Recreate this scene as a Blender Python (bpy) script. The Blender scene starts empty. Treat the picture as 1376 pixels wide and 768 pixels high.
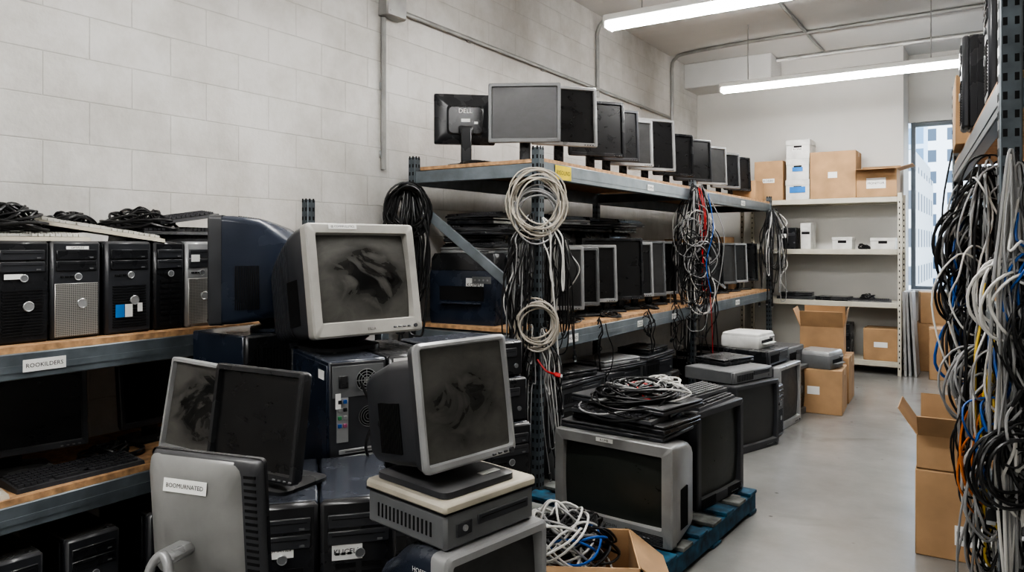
import bpy, bmesh, math, random
from mathutils import Vector, Matrix
random.seed(11)
R=math.radians; PI=math.pi
S=bpy.context.scene; COL=S.collection
H=1.45; TH=math.atan(.652)
FW=Vector((-math.sin(TH),math.cos(TH),0)); RT=Vector((math.cos(TH),math.sin(TH),0)); UP=Vector((0,0,1))
def ray(px): return FW+RT*((px-688)/1000)
def onX(px,X): d=ray(px); s=X/d.x; return Vector((X,d.y*X/d.x,0))
def onY(px,Y): d=ray(px); return Vector((d.x*Y/d.y,Y,0))
def nv(a): return Vector((math.sin(R(a)),-math.cos(R(a)),0))
def tv(a): return Vector((math.cos(R(a)),math.sin(R(a)),0))
def zz(v,z): return Vector((v[0],v[1],z))

# ---------------------------------------------------------------- materials
def mat(name,col,rough=.5,metal=0,var=.18,scale=7,dust=0,bump=0,spec=.5):
    m=bpy.data.materials.new(name); m.use_nodes=True; nt=m.node_tree; N=nt.nodes; L=nt.links; b=N['Principled BSDF']
    tc=N.new('ShaderNodeTexCoord'); no=N.new('ShaderNodeTexNoise'); no.inputs['Scale'].default_value=scale; no.inputs['Detail'].default_value=6
    L.new(tc.outputs['Object'],no.inputs['Vector'])
    cr=N.new('ShaderNodeValToRGB'); cr.color_ramp.elements[0].position=.3; cr.color_ramp.elements[1].position=.7
    cr.color_ramp.elements[0].color=tuple(c*(1-var) for c in col)+(1,); cr.color_ramp.elements[1].color=tuple(min(1,c*(1+var)) for c in col)+(1,)
    L.new(no.outputs['Fac'],cr.inputs['Fac']); out=cr.outputs['Color']
    if dust:
        ge=N.new('ShaderNodeNewGeometry'); sp=N.new('ShaderNodeSeparateXYZ'); L.new(ge.outputs['Normal'],sp.inputs[0])
        mu=N.new('ShaderNodeMath'); mu.operation='MULTIPLY'; mu.use_clamp=True; L.new(sp.outputs['Z'],mu.inputs[0]); L.new(no.outputs['Fac'],mu.inputs[1])
        m2=N.new('ShaderNodeMath'); m2.operation='MULTIPLY'; m2.use_clamp=True; L.new(mu.outputs[0],m2.inputs[0]); m2.inputs[1].default_value=dust
        mx=N.new('ShaderNodeMix'); mx.data_type='RGBA'; L.new(m2.outputs[0],mx.inputs['Factor']); L.new(out,mx.inputs['A']); mx.inputs['B'].default_value=(.30,.29,.28,1); out=mx.outputs['Result']
    L.new(out,b.inputs['Base Color'])
    mr=N.new('ShaderNodeMapRange'); mr.inputs['To Min'].default_value=max(.05,rough-.1); mr.inputs['To Max'].default_value=min(1,rough+.12); L.new(no.outputs['Fac'],mr.inputs['Value']); L.new(mr.outputs['Result'],b.inputs['Roughness'])
    b.inputs['Metallic'].default_value=metal
    if bump:
        bp=N.new('ShaderNodeBump'); bp.inputs['Strength'].default_value=bump; bp.inputs['Distance'].default_value=.01; L.new(no.outputs['Fac'],bp.inputs['Height']); L.new(bp.outputs['Normal'],b.inputs['Normal'])
    return m
class M: pass
M.black=mat('black_plastic',(.023,.024,.027),.26,dust=.35)
M.soft=mat('charcoal_plastic',(.044,.046,.052),.31,dust=.45)
M.navy=mat('dark_navy_case',(.023,.032,.053),.25,dust=.35)
M.grey=mat('grey_plastic',(.15,.155,.16),.43,dust=.4)
M.silver=mat('silver_plastic',(.36,.365,.37),.30,metal=.25,dust=.2)
M.tvsil=mat('television_silver',(.28,.28,.275),.34,metal=.2,dust=.25)
M.pale=mat('pale_grey_plastic',(.38,.37,.345),.5,var=.3,scale=4,dust=.3)
M.beige=mat('beige_plastic',(.46,.425,.35),.5,dust=.2)
M.white=mat('white_plastic',(.66,.66,.64),.5,dust=.1)
M.key=mat('black_keys',(.060,.060,.065),.40)
M.keyw=mat('pale_keys',(.55,.54,.5),.5)
M.hole=mat('dark_slot',(.004,.004,.005),.8)
M.metal=mat('galvanised_steel',(.45,.46,.47),.35,metal=.8)
M.steel=mat('slate_rack_steel',(.10,.118,.132),.40,metal=.35,var=.3,scale=14,dust=.3)
M.beam=mat('blue_grey_beam_steel',(.17,.195,.215),.38,metal=.3,var=.25,scale=9,dust=.3)
M.wood=mat('chipboard_deck',(.47,.29,.16),.7,var=.35,scale=30)
M.paper=mat('label_paper',(.82,.82,.80),.7,var=.04)
M.ink=mat('label_ink',(.015,.015,.018),.7)
M.yellow=mat('yellow_label',(.80,.62,.03),.6)
M.blues=mat('blue_sticker',(.03,.20,.55),.5)
M.card=mat('cardboard',(.44,.28,.155),.8,var=.16,scale=5,bump=.1)
M.cardin=mat('cardboard_inside',(.34,.21,.11),.85,var=.15)
M.tape=mat('packing_tape',(.50,.36,.20),.3)
M.shelf=mat('cream_shelf_steel',(.57,.54,.46),.5,var=.08)
M.pal=mat('blue_painted_wood',(.018,.075,.125),.7,var=.7,scale=18)
M.palw=mat('worn_blue_deck_wood',(.15,.155,.145),.75,var=.7,scale=14)
M.cb=mat('black_cable',(.016,.016,.017),.36)
M.cg=mat('grey_cable',(.27,.27,.27),.45)
M.cw=mat('white_cable',(.58,.57,.545),.45)
M.ct=mat('beige_cable',(.42,.385,.33),.45)
M.cr=mat('red_cable',(.42,.02,.02),.4)
M.cy=mat('yellow_cable',(.58,.40,.04),.4)
M.cu=mat('blue_cable',(.02,.10,.36),.4)
M.co=mat('orange_cable',(.55,.17,.04),.4)
M.cond=mat('galvanised_conduit',(.36,.36,.35),.45,metal=.5)
M.lightbody=mat('white_lamp_steel',(.80,.80,.78),.4,var=.03)
M.ceil=mat('white_painted_ceiling',(.62,.62,.61),.8,var=.06,scale=1.5,bump=.05)
M.plaster=mat('painted_plaster',(.64,.63,.605),.8,var=.06,scale=1.2,bump=.04)
M.panel=mat('grey_board',(.52,.53,.53),.5,var=.06)
M.frame=mat('window_frame_paint',(.16,.18,.20),.5,var=.04)
M.pcb=mat('green_jack',(.05,.25,.10),.5); M.pink=mat('pink_jack',(.4,.12,.22),.5)
def emis(name,col,st):
    m=bpy.data.materials.new(name); m.use_nodes=True; b=m.node_tree.nodes['Principled BSDF']
    b.inputs['Base Color'].default_value=(.9,.9,.9,1); b.inputs['Emission Color'].default_value=col+(1,); b.inputs['Emission Strength'].default_value=st; return m
M.tube=emis('fluorescent_diffuser',(1,.99,.97),42)
def screenmat(name,dark,dusty,amount,wipe=True):
    m=bpy.data.materials.new(name); m.use_nodes=True; nt=m.node_tree; N=nt.nodes; L=nt.links; b=N['Principled BSDF']
    tc=N.new('ShaderNodeTexCoord'); oi=N.new('ShaderNodeObjectInfo'); va=N.new('ShaderNodeVectorMath'); va.operation='ADD'; L.new(tc.outputs['Generated'],va.inputs[0]); L.new(oi.outputs['Location'],va.inputs[1])
    no=N.new('ShaderNodeTexNoise'); no.inputs['Scale'].default_value=5; no.inputs['Detail'].default_value=9; no.inputs['Roughness'].default_value=.65; no.inputs['Distortion'].default_value=.6; L.new(va.outputs[0],no.inputs['Vector'])
    def math_(op,a,c,cl=False):
        n=N.new('ShaderNodeMath'); n.operation=op; n.use_clamp=cl
        for i,v in enumerate((a,c)):
            if isinstance(v,(int,float)): n.inputs[i].default_value=v
            else: L.new(v,n.inputs[i])
        return n.outputs[0]
    def ramp(v,a,b_):
        r=N.new('ShaderNodeMapRange'); r.interpolation_type='SMOOTHSTEP'; r.inputs['From Min'].default_value=a; r.inputs['From Max'].default_value=b_; L.new(v,r.inputs['Value']); return r.outputs[0]
    if wipe:
        # soft hand-wiped swirls: strongly warped low-frequency noise inside an irregular patch
        nd=N.new('ShaderNodeTexNoise'); nd.inputs['Scale'].default_value=2.0; nd.inputs['Detail'].default_value=3; L.new(va.outputs[0],nd.inputs['Vector'])
        sc=N.new('ShaderNodeVectorMath'); sc.operation='MULTIPLY_ADD'; L.new(nd.outputs['Color'],sc.inputs[0]); sc.inputs[1].default_value=(.7,0,.7); L.new(tc.outputs['Generated'],sc.inputs[2])
        mp=N.new('ShaderNodeMapping'); mp.inputs['Location'].default_value=(-.85,0,-.84); mp.inputs['Scale'].default_value=(1,0,1); L.new(sc.outputs[0],mp.inputs['Vector'])
        ln=N.new('ShaderNodeVectorMath'); ln.operation='LENGTH'; L.new(mp.outputs[0],ln.inputs[0])
        sw=N.new('ShaderNodeTexNoise'); sw.inputs['Scale'].default_value=1.5; sw.inputs['Detail'].default_value=3; sw.inputs['Roughness'].default_value=.5; sw.inputs['Distortion'].default_value=2.8; L.new(va.outputs[0],sw.inputs['Vector'])
        a=math_('MAXIMUM',math_('MULTIPLY',ramp(ln.outputs['Value'],.18,.52),.85),math_('MULTIPLY',ramp(sw.outputs['Fac'],.40,.68),.8))
        d=math_('MULTIPLY',math_('MULTIPLY',a,math_('ADD',math_('MULTIPLY',no.outputs['Fac'],.7),.15)),amount,True)
    else: d=math_('MULTIPLY',no.outputs['Fac'],amount,True)
    mx=N.new('ShaderNodeMix'); mx.data_type='RGBA'; L.new(d,mx.inputs['Factor']); mx.inputs['A'].default_value=dark+(1,); mx.inputs['B'].default_value=dusty+(1,)
    L.new(mx.outputs['Result'],b.inputs['Base Color'])
    mr=N.new('ShaderNodeMapRange'); mr.inputs['To Min'].default_value=.14; mr.inputs['To Max'].default_value=.7; L.new(d,mr.inputs['Value']); L.new(mr.outputs[0],b.inputs['Roughness'])
    return m
M.scr=screenmat('dark_screen',(.006,.006,.007),(.028,.028,.029),.6,False)
M.gscr=screenmat('plain_grey_screen',(.016,.016,.017),(.07,.07,.07),1.0,False)
M.dusty=screenmat('wiped_dusty_screen',(.007,.007,.007),(.125,.121,.112),1.7)
M.tvscr=screenmat('grey_green_tube_glass',(.022,.027,.023),(.05,.052,.047),.7,False)
def perf(name,col):
    m=mat(name,col,.35,metal=.5); nt=m.node_tree; N=nt.nodes; L=nt.links; b=N['Principled BSDF']
    tc=N.new('ShaderNodeTexCoord'); v=N.new('ShaderNodeTexVoronoi'); v.inputs['Scale'].default_value=150; v.inputs['Randomness'].default_value=0
    L.new(tc.outputs['Object'],v.inputs['Vector']); cr=N.new('ShaderNodeValToRGB'); cr.color_ramp.elements[0].position=.28; cr.color_ramp.elements[1].position=.36
    cr.color_ramp.elements[0].color=(.01,.01,.01,1); cr.color_ramp.elements[1].color=col+(1,); L.new(v.outputs['Distance'],cr.inputs['Fac']); L.new(cr.outputs['Color'],b.inputs['Base Color']); return m
M.perf=perf('perforated_silver_mesh',(.45,.44,.42))
def wallmat():
    m=bpy.data.materials.new('painted_block_wall'); m.use_nodes=True; nt=m.node_tree; N=nt.nodes; L=nt.links; b=N['Principled BSDF']
    tc=N.new('ShaderNodeTexCoord'); sp=N.new('ShaderNodeSeparateXYZ'); L.new(tc.outputs['Object'],sp.inputs[0]); cb=N.new('ShaderNodeCombineXYZ'); L.new(sp.outputs['Y'],cb.inputs['X']); L.new(sp.outputs['Z'],cb.inputs['Y'])
    br=N.new('ShaderNodeTexBrick'); br.inputs['Scale'].default_value=1; br.inputs['Brick Width'].default_value=.39; br.inputs['Row Height'].default_value=.19; br.inputs['Mortar Size'].default_value=.0042; br.inputs['Mortar Smooth'].default_value=.7
    br.inputs['Color1'].default_value=(.61,.60,.58,1); br.inputs['Color2'].default_value=(.645,.635,.615,1); br.inputs['Mortar'].default_value=(.545,.535,.515,1); L.new(cb.outputs[0],br.inputs['Vector'])
    no=N.new('ShaderNodeTexNoise'); no.inputs['Scale'].default_value=2.0; no.inputs['Detail'].default_value=12; no.inputs['Roughness'].default_value=.7; L.new(tc.outputs['Object'],no.inputs['Vector'])
    cr=N.new('ShaderNodeValToRGB'); cr.color_ramp.elements[0].position=.30; cr.color_ramp.elements[0].color=(.74,.73,.70,1); cr.color_ramp.elements[1].position=.6; cr.color_ramp.elements[1].color=(1,1,1,1); L.new(no.outputs['Fac'],cr.inputs['Fac'])
    mx=N.new('ShaderNodeMix'); mx.data_type='RGBA'; mx.blend_type='MULTIPLY'; mx.inputs['Factor'].default_value=1; L.new(br.outputs['Color'],mx.inputs['A']); L.new(cr.outputs['Color'],mx.inputs['B']); L.new(mx.outputs['Result'],b.inputs['Base Color'])
    b.inputs['Roughness'].default_value=.5
    ad=N.new('ShaderNodeMath'); ad.operation='MULTIPLY_ADD'; n3=N.new('ShaderNodeTexNoise'); n3.inputs['Scale'].default_value=45; n3.inputs['Detail'].default_value=4; L.new(tc.outputs['Object'],n3.inputs['Vector']); L.new(n3.outputs['Fac'],ad.inputs[0]); ad.inputs[1].default_value=.55; L.new(br.outputs['Fac'],ad.inputs[2])
    bp=N.new('ShaderNodeBump'); bp.inputs['Strength'].default_value=.5; bp.inputs['Distance'].default_value=.006; bp.invert=True; L.new(ad.outputs[0],bp.inputs['Height']); L.new(bp.outputs['Normal'],b.inputs['Normal']); return m
M.block=wallmat()
def floormat():
    m=bpy.data.materials.new('worn_concrete_floor'); m.use_nodes=True; nt=m.node_tree; N=nt.nodes; L=nt.links; b=N['Principled BSDF']
    tc=N.new('ShaderNodeTexCoord')
    def noise(sc,de,ro,di=0):
        n=N.new('ShaderNodeTexNoise'); n.inputs['Scale'].default_value=sc; n.inputs['Detail'].default_value=de; n.inputs['Roughness'].default_value=ro; n.inputs['Distortion'].default_value=di; L.new(tc.outputs['Object'],n.inputs['Vector']); return n
    def ramp(s,p0,c0,p1,c1):
        r=N.new('ShaderNodeValToRGB'); r.color_ramp.elements[0].position=p0; r.color_ramp.elements[0].color=c0+(1,); r.color_ramp.elements[1].position=p1; r.color_ramp.elements[1].color=c1+(1,); L.new(s,r.inputs['Fac']); return r.outputs['Color']
    def mul(a,b_,f):
        x=N.new('ShaderNodeMix'); x.data_type='RGBA'; x.blend_type='MULTIPLY'; x.inputs['Factor'].default_value=f; L.new(a,x.inputs['A']); L.new(b_,x.inputs['B']); return x.outputs['Result']
    no=noise(.7,15,.6); n2=noise(2.2,15,.72); n4=noise(1.1,6,.55,1.2)
    base=ramp(no.outputs['Fac'],.3,(.235,.232,.224),.7,(.335,.33,.318))
    mott=ramp(n2.outputs['Fac'],.30,(.83,.82,.80),.65,(1,1,1))
    stain=ramp(n4.outputs['Fac'],.28,(.66,.64,.61),.42,(1,1,1))
    vo=N.new('ShaderNodeTexVoronoi'); vo.inputs['Scale'].default_value=5; L.new(tc.outputs['Object'],vo.inputs['Vector'])
    spots=ramp(vo.outputs['Distance'],.03,(.28,.27,.26),.07,(1,1,1))
    L.new(mul(mul(mul(base,mott,.8),stain,.8),spots,.6),b.inputs['Base Color'])
    mr=N.new('ShaderNodeMapRange'); mr.inputs['To Min'].default_value=.08; mr.inputs['To Max'].default_value=.34; L.new(n2.outputs['Fac'],mr.inputs['Value']); L.new(mr.outputs[0],b.inputs['Roughness']); return m
M.floor=floormat()
def facade(name,wall,glass,bw,rh,ms):
    m=bpy.data.materials.new(name); m.use_nodes=True; nt=m.node_tree; N=nt.nodes; L=nt.links; b=N['Principled BSDF']
    tc=N.new('ShaderNodeTexCoord'); sp=N.new('ShaderNodeSeparateXYZ'); L.new(tc.outputs['Object'],sp.inputs[0]); ad=N.new('ShaderNodeMath'); L.new(sp.outputs['X'],ad.inputs[0]); L.new(sp.outputs['Y'],ad.inputs[1])
    cb=N.new('ShaderNodeCombineXYZ'); L.new(ad.outputs[0],cb.inputs['X']); L.new(sp.outputs['Z'],cb.inputs['Y'])
    br=N.new('ShaderNodeTexBrick'); br.offset=0; br.inputs['Scale'].default_value=1; br.inputs['Brick Width'].default_value=bw; br.inputs['Row Height'].default_value=rh; br.inputs['Mortar Size'].default_value=ms; br.inputs['Color1'].default_value=glass+(1,); br.inputs['Color2'].default_value=tuple(c*.7 for c in glass)+(1,); br.inputs['Mortar'].default_value=wall+(1,)
    L.new(cb.outputs[0],br.inputs['Vector']); L.new(br.outputs['Color'],b.inputs['Base Color']); b.inputs['Roughness'].default_value=.5; return m

# ---------------------------------------------------------------- mesh builder
def rr(w,h,r,n=3):
    r=min(r,w/2-1e-4,h/2-1e-4); P=[]
    for cx,cz,a in ((w/2-r,h/2-r,0),(-w/2+r,h/2-r,90),(-w/2+r,-h/2+r,180),(w/2-r,-h/2+r,270)):
        for k in range(n+1):
            t=R(a+90*k/n); P.append((cx+r*math.cos(t),cz+r*math.sin(t)))
    return P
TXT={}
def textgeo(s):
    if s not in TXT:
        c=bpy.data.curves.new('lettering','FONT'); c.body=s; c.align_x='CENTER'; c.align_y='CENTER'; c.resolution_u=2
        o=bpy.data.objects.new('lettering',c); COL.objects.link(o); bpy.context.view_layer.update()
        me=bpy.data.meshes.new_from_object(o.evaluated_get(bpy.context.evaluated_depsgraph_get()))
        vs=[v.co.copy() for v in me.vertices]; fs=[tuple(p.vertices) for p in me.polygons]
        x0=min(v.x for v in vs); x1=max(v.x for v in vs); y0=min(v.y for v in vs); y1=max(v.y for v in vs)
        vs=[Vector((v.x-(x0+x1)/2,v.y-(y0+y1)/2,0)) for v in vs]
        TXT[s]=(vs,fs,x1-x0,y1-y0); bpy.data.objects.remove(o); bpy.data.curves.remove(c); bpy.data.meshes.remove(me)
    return TXT[s]
FACE={'F':((1,0,0),(0,0,1),(0,-1,0)),'B':((-1,0,0),(0,0,1),(0,1,0)),'R':((0,1,0),(0,0,1),(1,0,0)),'L':((0,-1,0),(0,0,1),(-1,0,0)),'T':((1,0,0),(0,1,0),(0,0,1))}
class MB:
    def __init__(s,T=None): s.bm=bmesh.new(); s.mats=[]; s.M=T or Matrix()
    def mi(s,m):
        if m not in s.mats: s.mats.append(m)
        return s.mats.index(m)
    def add(s,verts,faces,m):
        i=s.mi(m); vs=[s.bm.verts.new(s.M@Vector(v)) for v in verts]
        for f in faces:
            try: fc=s.bm.faces.new([vs[k] for k in f]); fc.material_index=i
            except ValueError: pass
        return s
    def box(s,c,d,m,bev=0,rot=None):
        X=Vector(d)/2; c=Vector(c); Q=rot or Matrix.Identity(3)
        sg=[(a,b,e) for a in(-1,1) for b in(-1,1) for e in(-1,1)]
        if not bev:
            V=[c+Q@Vector((a*X.x,b*X.y,e*X.z)) for a,b,e in sg]
            return s.add(V,[(0,1,3,2),(4,6,7,5),(0,4,5,1),(2,3,7,6),(0,2,6,4),(1,5,7,3)],m)
        bev=min(bev,X.x*.9,X.y*.9,X.z*.9); V=[]; ix={}
        for g in sg:
            for ax in range(3):
                p=[g[k]*(X[k]-(0 if k==ax else bev)) for k in range(3)]
                ix[(g,ax)]=len(V); V.append(c+Q@Vector(p))
        F=[]
        for ax in range(3):
            o=[k for k in range(3) if k!=ax]
            for sn in(-1,1):
                f=[]
                for a,b in((-1,-1),(1,-1),(1,1),(-1,1)):
                    g=[0]*3; g[ax]=sn; g[o[0]]=a; g[o[1]]=b; f.append(ix[(tuple(g),ax)])
                F.append(f)
            a,b=o
            for sa in(-1,1):
                for sb in(-1,1):
                    g0=[0]*3; g0[a]=sa; g0[b]=sb; g1=list(g0); g0[ax]=-1; g1[ax]=1; g0=tuple(g0); g1=tuple(g1)
                    F.append([ix[(g0,a)],ix[(g1,a)],ix[(g1,b)],ix[(g0,b)]])
        for g in sg: F.append([ix[(g,0)],ix[(g,1)],ix[(g,2)]])
        return s.add(V,F,m)
    def loft(s,secs,m,axis='y',caps=(1,1),n=3):
        V=[];F=[];k=4*(n+1)
        for (y,w,h,r,cx,cz) in secs:
            for a,b in rr(w,h,r,n): V.append((a+cx,y,b+cz) if axis=='y' else (a+cx,b+cz,y))
        for j in range(len(secs)-1):
            for i in range(k): i2=(i+1)%k; F.append((j*k+i,j*k+i2,(j+1)*k+i2,(j+1)*k+i))
        if caps[0]: F.append(tuple(range(k)))
        if caps[1]: F.append(tuple((len(secs)-1)*k+i for i in range(k)))
        return s.add(V,F,m)
    def frame(s,w,h,iw,ih,y0,y1,m,r=.012,cz=0,icz=0,b=.004):
        return s.loft([(y1,w,h,r,0,cz),(y0+b,w,h,r,0,cz),(y0,w-2*b,h-2*b,r,0,cz),(y0,iw,ih,.006,0,icz),(y0+.016,iw-.01,ih-.01,.005,0,icz),(max(y1,y0+.018),iw-.01,ih-.01,.005,0,icz)],m,caps=(0,0))
    def cyl(s,c,r,d,m,axis='z',seg=16,r2=None):
        r2=r if r2 is None else r2; c=Vector(c); V=[]
        for e,q in((-d/2,r),(d/2,r2)):
            for i in range(seg):
                t=2*PI*i/seg; a,b=q*math.cos(t),q*math.sin(t)
                V.append(c+Vector({'z':(a,b,e),'y':(a,e,b),'x':(e,a,b)}[axis]))
        return s.add(V,[(i,(i+1)%seg,seg+(i+1)%seg,seg+i) for i in range(seg)]+[tuple(range(seg)),tuple(range(seg,2*seg))],m)
    def tube(s,P,r,m,sides=6,closed=False):
        P=[Vector(p) for p in P]; n=len(P); V=[];F=[]; nr=None
        for i,p in enumerate(P):
            a=P[(i-1)%n] if (closed or i>0) else p; b=P[(i+1)%n] if (closed or i<n-1) else p
            t=(b-a); t=t.normalized() if t.length>1e-9 else Vector((0,0,1))
            if nr is None: nr=t.orthogonal().normalized()
            else:
                nr=nr-t*nr.dot(t); nr=nr.normalized() if nr.length>1e-6 else t.orthogonal().normalized()
            bn=t.cross(nr)
            for k in range(sides): q=2*PI*k/sides; V.append(p+nr*(r*math.cos(q))+bn*(r*math.sin(q)))
        for i in range(n if closed else n-1):
            j=(i+1)%n
            for k in range(sides): F.append((i*sides+k,i*sides+(k+1)%sides,j*sides+(k+1)%sides,j*sides+k))
        if not closed: F+= [tuple(range(sides)),tuple((n-1)*sides+k for k in range(sides))]
        return s.add(V,F,m)
    def ring(s,c,R0,r,m,axis='y',seg=20):
        c=Vector(c); P=[]
        for i in range(seg):
            t=2*PI*i/seg; a,b=R0*math.cos(t),R0*math.sin(t); P.append(c+Vector({'z':(a,b,0),'y':(a,0,b),'x':(0,a,b)}[axis]))
        return s.tube(P,r,m,5,True)
    def text(s,st,c,w,h,face,m):
        vs,fs,tw,th=textgeo(st); k=min(w/tw,h/th); x,y,z=[Vector(q) for q in FACE[face]]; c=Vector(c)+z*.0012
        return s.add([c+x*(v.x*k)+y*(v.y*k) for v in vs],fs,m)
    def tag(s,c,w,h,face,st=None,m=None,ink=None):
        x,y,z=[Vector(q) for q in FACE[face]]; d=[abs(x[k])*w+abs(y[k])*h+abs(z[k])*.0012 for k in range(3)]
        s.box(c,d,m or M.paper)
        if st: s.text(st,c,w*.86,h*.62,face,ink or M.ink)
        return s
    def screen(s,w,h,y,sag,m,cz=0,n=9):
        V=[];F=[]
        for i in range(n):
            for j in range(n):
                a=i/(n-1)-.5; b=j/(n-1)-.5; V.append((a*w,y+sag*(a*a+b*b)*2,b*h+cz))
        for i in range(n-1):
            for j in range(n-1): F.append((i*n+j,(i+1)*n+j,(i+1)*n+j+1,i*n+j+1))
        return s.add(V,F,m)
    def build(s,name,parent=None,label=None,cat=None,group=None,kind=None,loc=None,rot=None):
        bmesh.ops.recalc_face_normals(s.bm,faces=s.bm.faces[:]); me=bpy.data.meshes.new(name); s.bm.to_mesh(me); s.bm.free()
        for m in s.mats: me.materials.append(m)
        me.polygons.foreach_set('use_smooth',[True]*len(me.polygons))
        try: me.set_sharp_from_angle(angle=R(38))
        except Exception: pass
        o=bpy.data.objects.new(name,me); COL.objects.link(o)
        if parent: o.parent=parent
        if loc is not None: o.location=loc
        if rot: o.rotation_euler=rot
        for k,v in(('label',label),('category',cat),('group',group),('kind',kind)):
            if v: o[k]=v
        return o
def thing(name,cat,label='',loc=(0,0,0),rz=0,group=None):
    o=bpy.data.objects.new(name,None); COL.objects.link(o); o.empty_display_size=.05
    o.location=loc; o.rotation_euler=(0,0,R(rz)); o['label']=label; o['category']=cat
    if group: o['group']=group
    return o
PROTO={}; KIDS={}
def dup(root):
    r=root.copy(); COL.objects.link(r)
    for ch in KIDS[root.name]:
        c=ch.copy(); COL.objects.link(c); c.parent=r
        for g in list(ch.children):
            d=g.copy(); COL.objects.link(d); d.parent=c
    return r
def place(key,maker,label,loc,rz,group=None,rx=0,ry=0):
    if key in PROTO: r=dup(PROTO[key])
    else: r=maker(); PROTO[key]=r; KIDS[r.name]=list(r.children)
    r['label']=label
    if group: r['group']=group
    elif 'group' in r: del r['group']
    r.location=loc; r.rotation_euler=(R(rx),R(ry),R(rz)); return r
def sticker(root,c,w,h,face,st=None,m=None,name='label_sticker',lab=None):
    return MB().tag(c,w,h,face,st,m).build(name,root,label=lab)

# ---------------------------------------------------------------- makers
def mk_tower(w=.19,h=.385,d=.43,style='louver',case=None,front=None):
    case=case or M.black; front=front or M.black
    def f():
        t=thing('computer_tower','computer'); y0=-d/2
        MB().box((0,.012,h/2),(w-.004,d-.028,h),case,.005).build('case',t)
        for s in(-1,1): MB().box((s*(w/2-.001),.02,h/2),(.004,d-.07,h-.03),case,.0015).build('side_panel',t)
        MB().box((0,y0+.016,h/2),(w,.032,h),front,.01).build('front_panel',t)
        for k in range(2): 
            z=h*(.86-.115*k); MB().box((0,y0-.001,z),(w*.8,.008,.036),M.soft if front!=M.soft else M.black,.002).box((w*.28,y0-.006,z-.01),(.014,.004,.005),M.grey).box((0,y0-.005,z+.006),(w*.7,.003,.0015),M.hole).build('drive_bay',t)
        g=MB()
        if style=='louver':
            for i in range(16): g.box((0,y0-.0008,h*.08+i*h*.029),(w*.72,.004,h*.012),M.hole)
        elif style=='slots':
            for i in range(9):
                for q in(-1,1): g.box((q*w*.17,y0-.0008,h*.07+i*h*.06),(w*.26,.004,h*.032),M.hole)
        else:
            g.box((0,y0-.001,h*.3),(w*.86,.006,h*.54),M.perf,.002)
        g.build('grille',t)
        MB().cyl((w*.02,y0-.003,h*.635),.011,.008,M.grey,'y').ring((w*.02,y0-.006,h*.635),.012,.0018,M.metal).build('power_button',t)
        if style!='slots': MB().cyl((w*.1,y0-.003,h*.36),.017,.007,M.silver,'y',20).ring((w*.1,y0-.006,h*.36),.0165,.002,M.metal).build('badge',t)
        p=MB()
        for i in range(3): p.box((-w*.28+i*.016,y0-.001,h*.635),(.011,.005,.006),M.hole)
        p.build('front_ports',t)
        yb=d/2
        MB().box((0,yb-.003,h/2),(w*.96,.008,h*.97),M.soft,.002).build('rear_panel',t)
        b=MB(); zc=h*.84; b.box((0,yb+.001,zc),(w*.88,.005,h*.24),M.grey,.001); b.cyl((-w*.14,yb+.003,zc),h*.085,.003,M.hole,'y',22)
        for q in(.25,.5,.75,1): b.ring((-w*.14,yb+.006,zc),h*.085*q,.0014,M.metal)
        for a in range(4): b.box((-w*.14,yb+.006,zc),(h*.17,.002,.002),M.metal,rot=Matrix.Rotation(R(45*a),3,'Y'))
        b.box((w*.26,yb+.005,zc),(.03,.01,.04),M.black,.002); b.build('power_supply',t)
        b=MB(); b.box((w*.27,yb+.001,h*.55),(w*.2,.005,h*.34),M.silver,.001)
        for i,mm in enumerate((M.cu,M.black,M.black,M.metal,M.metal,M.pcb,M.pink,M.cu)): b.box((w*(.23+.09*(i%2)),yb+.005,h*.69-(i//2)*.026),(.012,.008,.012),mm,.001)
        b.build('port_plate',t)
        b=MB(); b.cyl((-w*.18,yb+.002,h*.56),h*.08,.003,M.hole,'y',22)
        for q in(.3,.55,.8,1): b.ring((-w*.18,yb+.005,h*.56),h*.08*q,.0012,M.grey)
        b.build('fan_grille',t)
        for i in range(5): MB().box((-w*.02,yb+.003,h*(.1+.052*i)),(w*.7,.005,h*.034),M.silver,.001).box((-w*.02,yb+.006,h*(.1+.052*i)),(w*.5,.001,.002),M.hole).build('slot_cover',t)
        return t
    return f
def mk_desktop(w=.36,d=.36,h=.14,case=None,front=None):
    case=case or M.navy; front=front or M.black
    def f():
        t=thing('desktop_computer','computer'); y0=-d/2
        MB().box((0,.012,h/2),(w-.004,d-.024,h-.002),case,.006).build('case',t)
        MB().box((0,y0+.014,h/2),(w,.028,h-.003),front,.008).build('front_panel',t)
        MB().box((w*.2,y0-.001,h*.68),(w*.42,.006,min(.034,h*.34)),M.soft,.002).box((w*.2,y0-.004,h*.7),(w*.38,.002,.0015),M.hole).build('drive_bay',t)
        g=MB()
        for i in range(12): g.box((-w*.42+i*w*.035,y0-.001,h*.45),(w*.014,.003,h*.5),M.hole)
        g.build('grille',t); MB().cyl((w*.4,y0-.002,h*.3),.009,.008,M.grey,'y').build('power_button',t)
        return t
    return f
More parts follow.
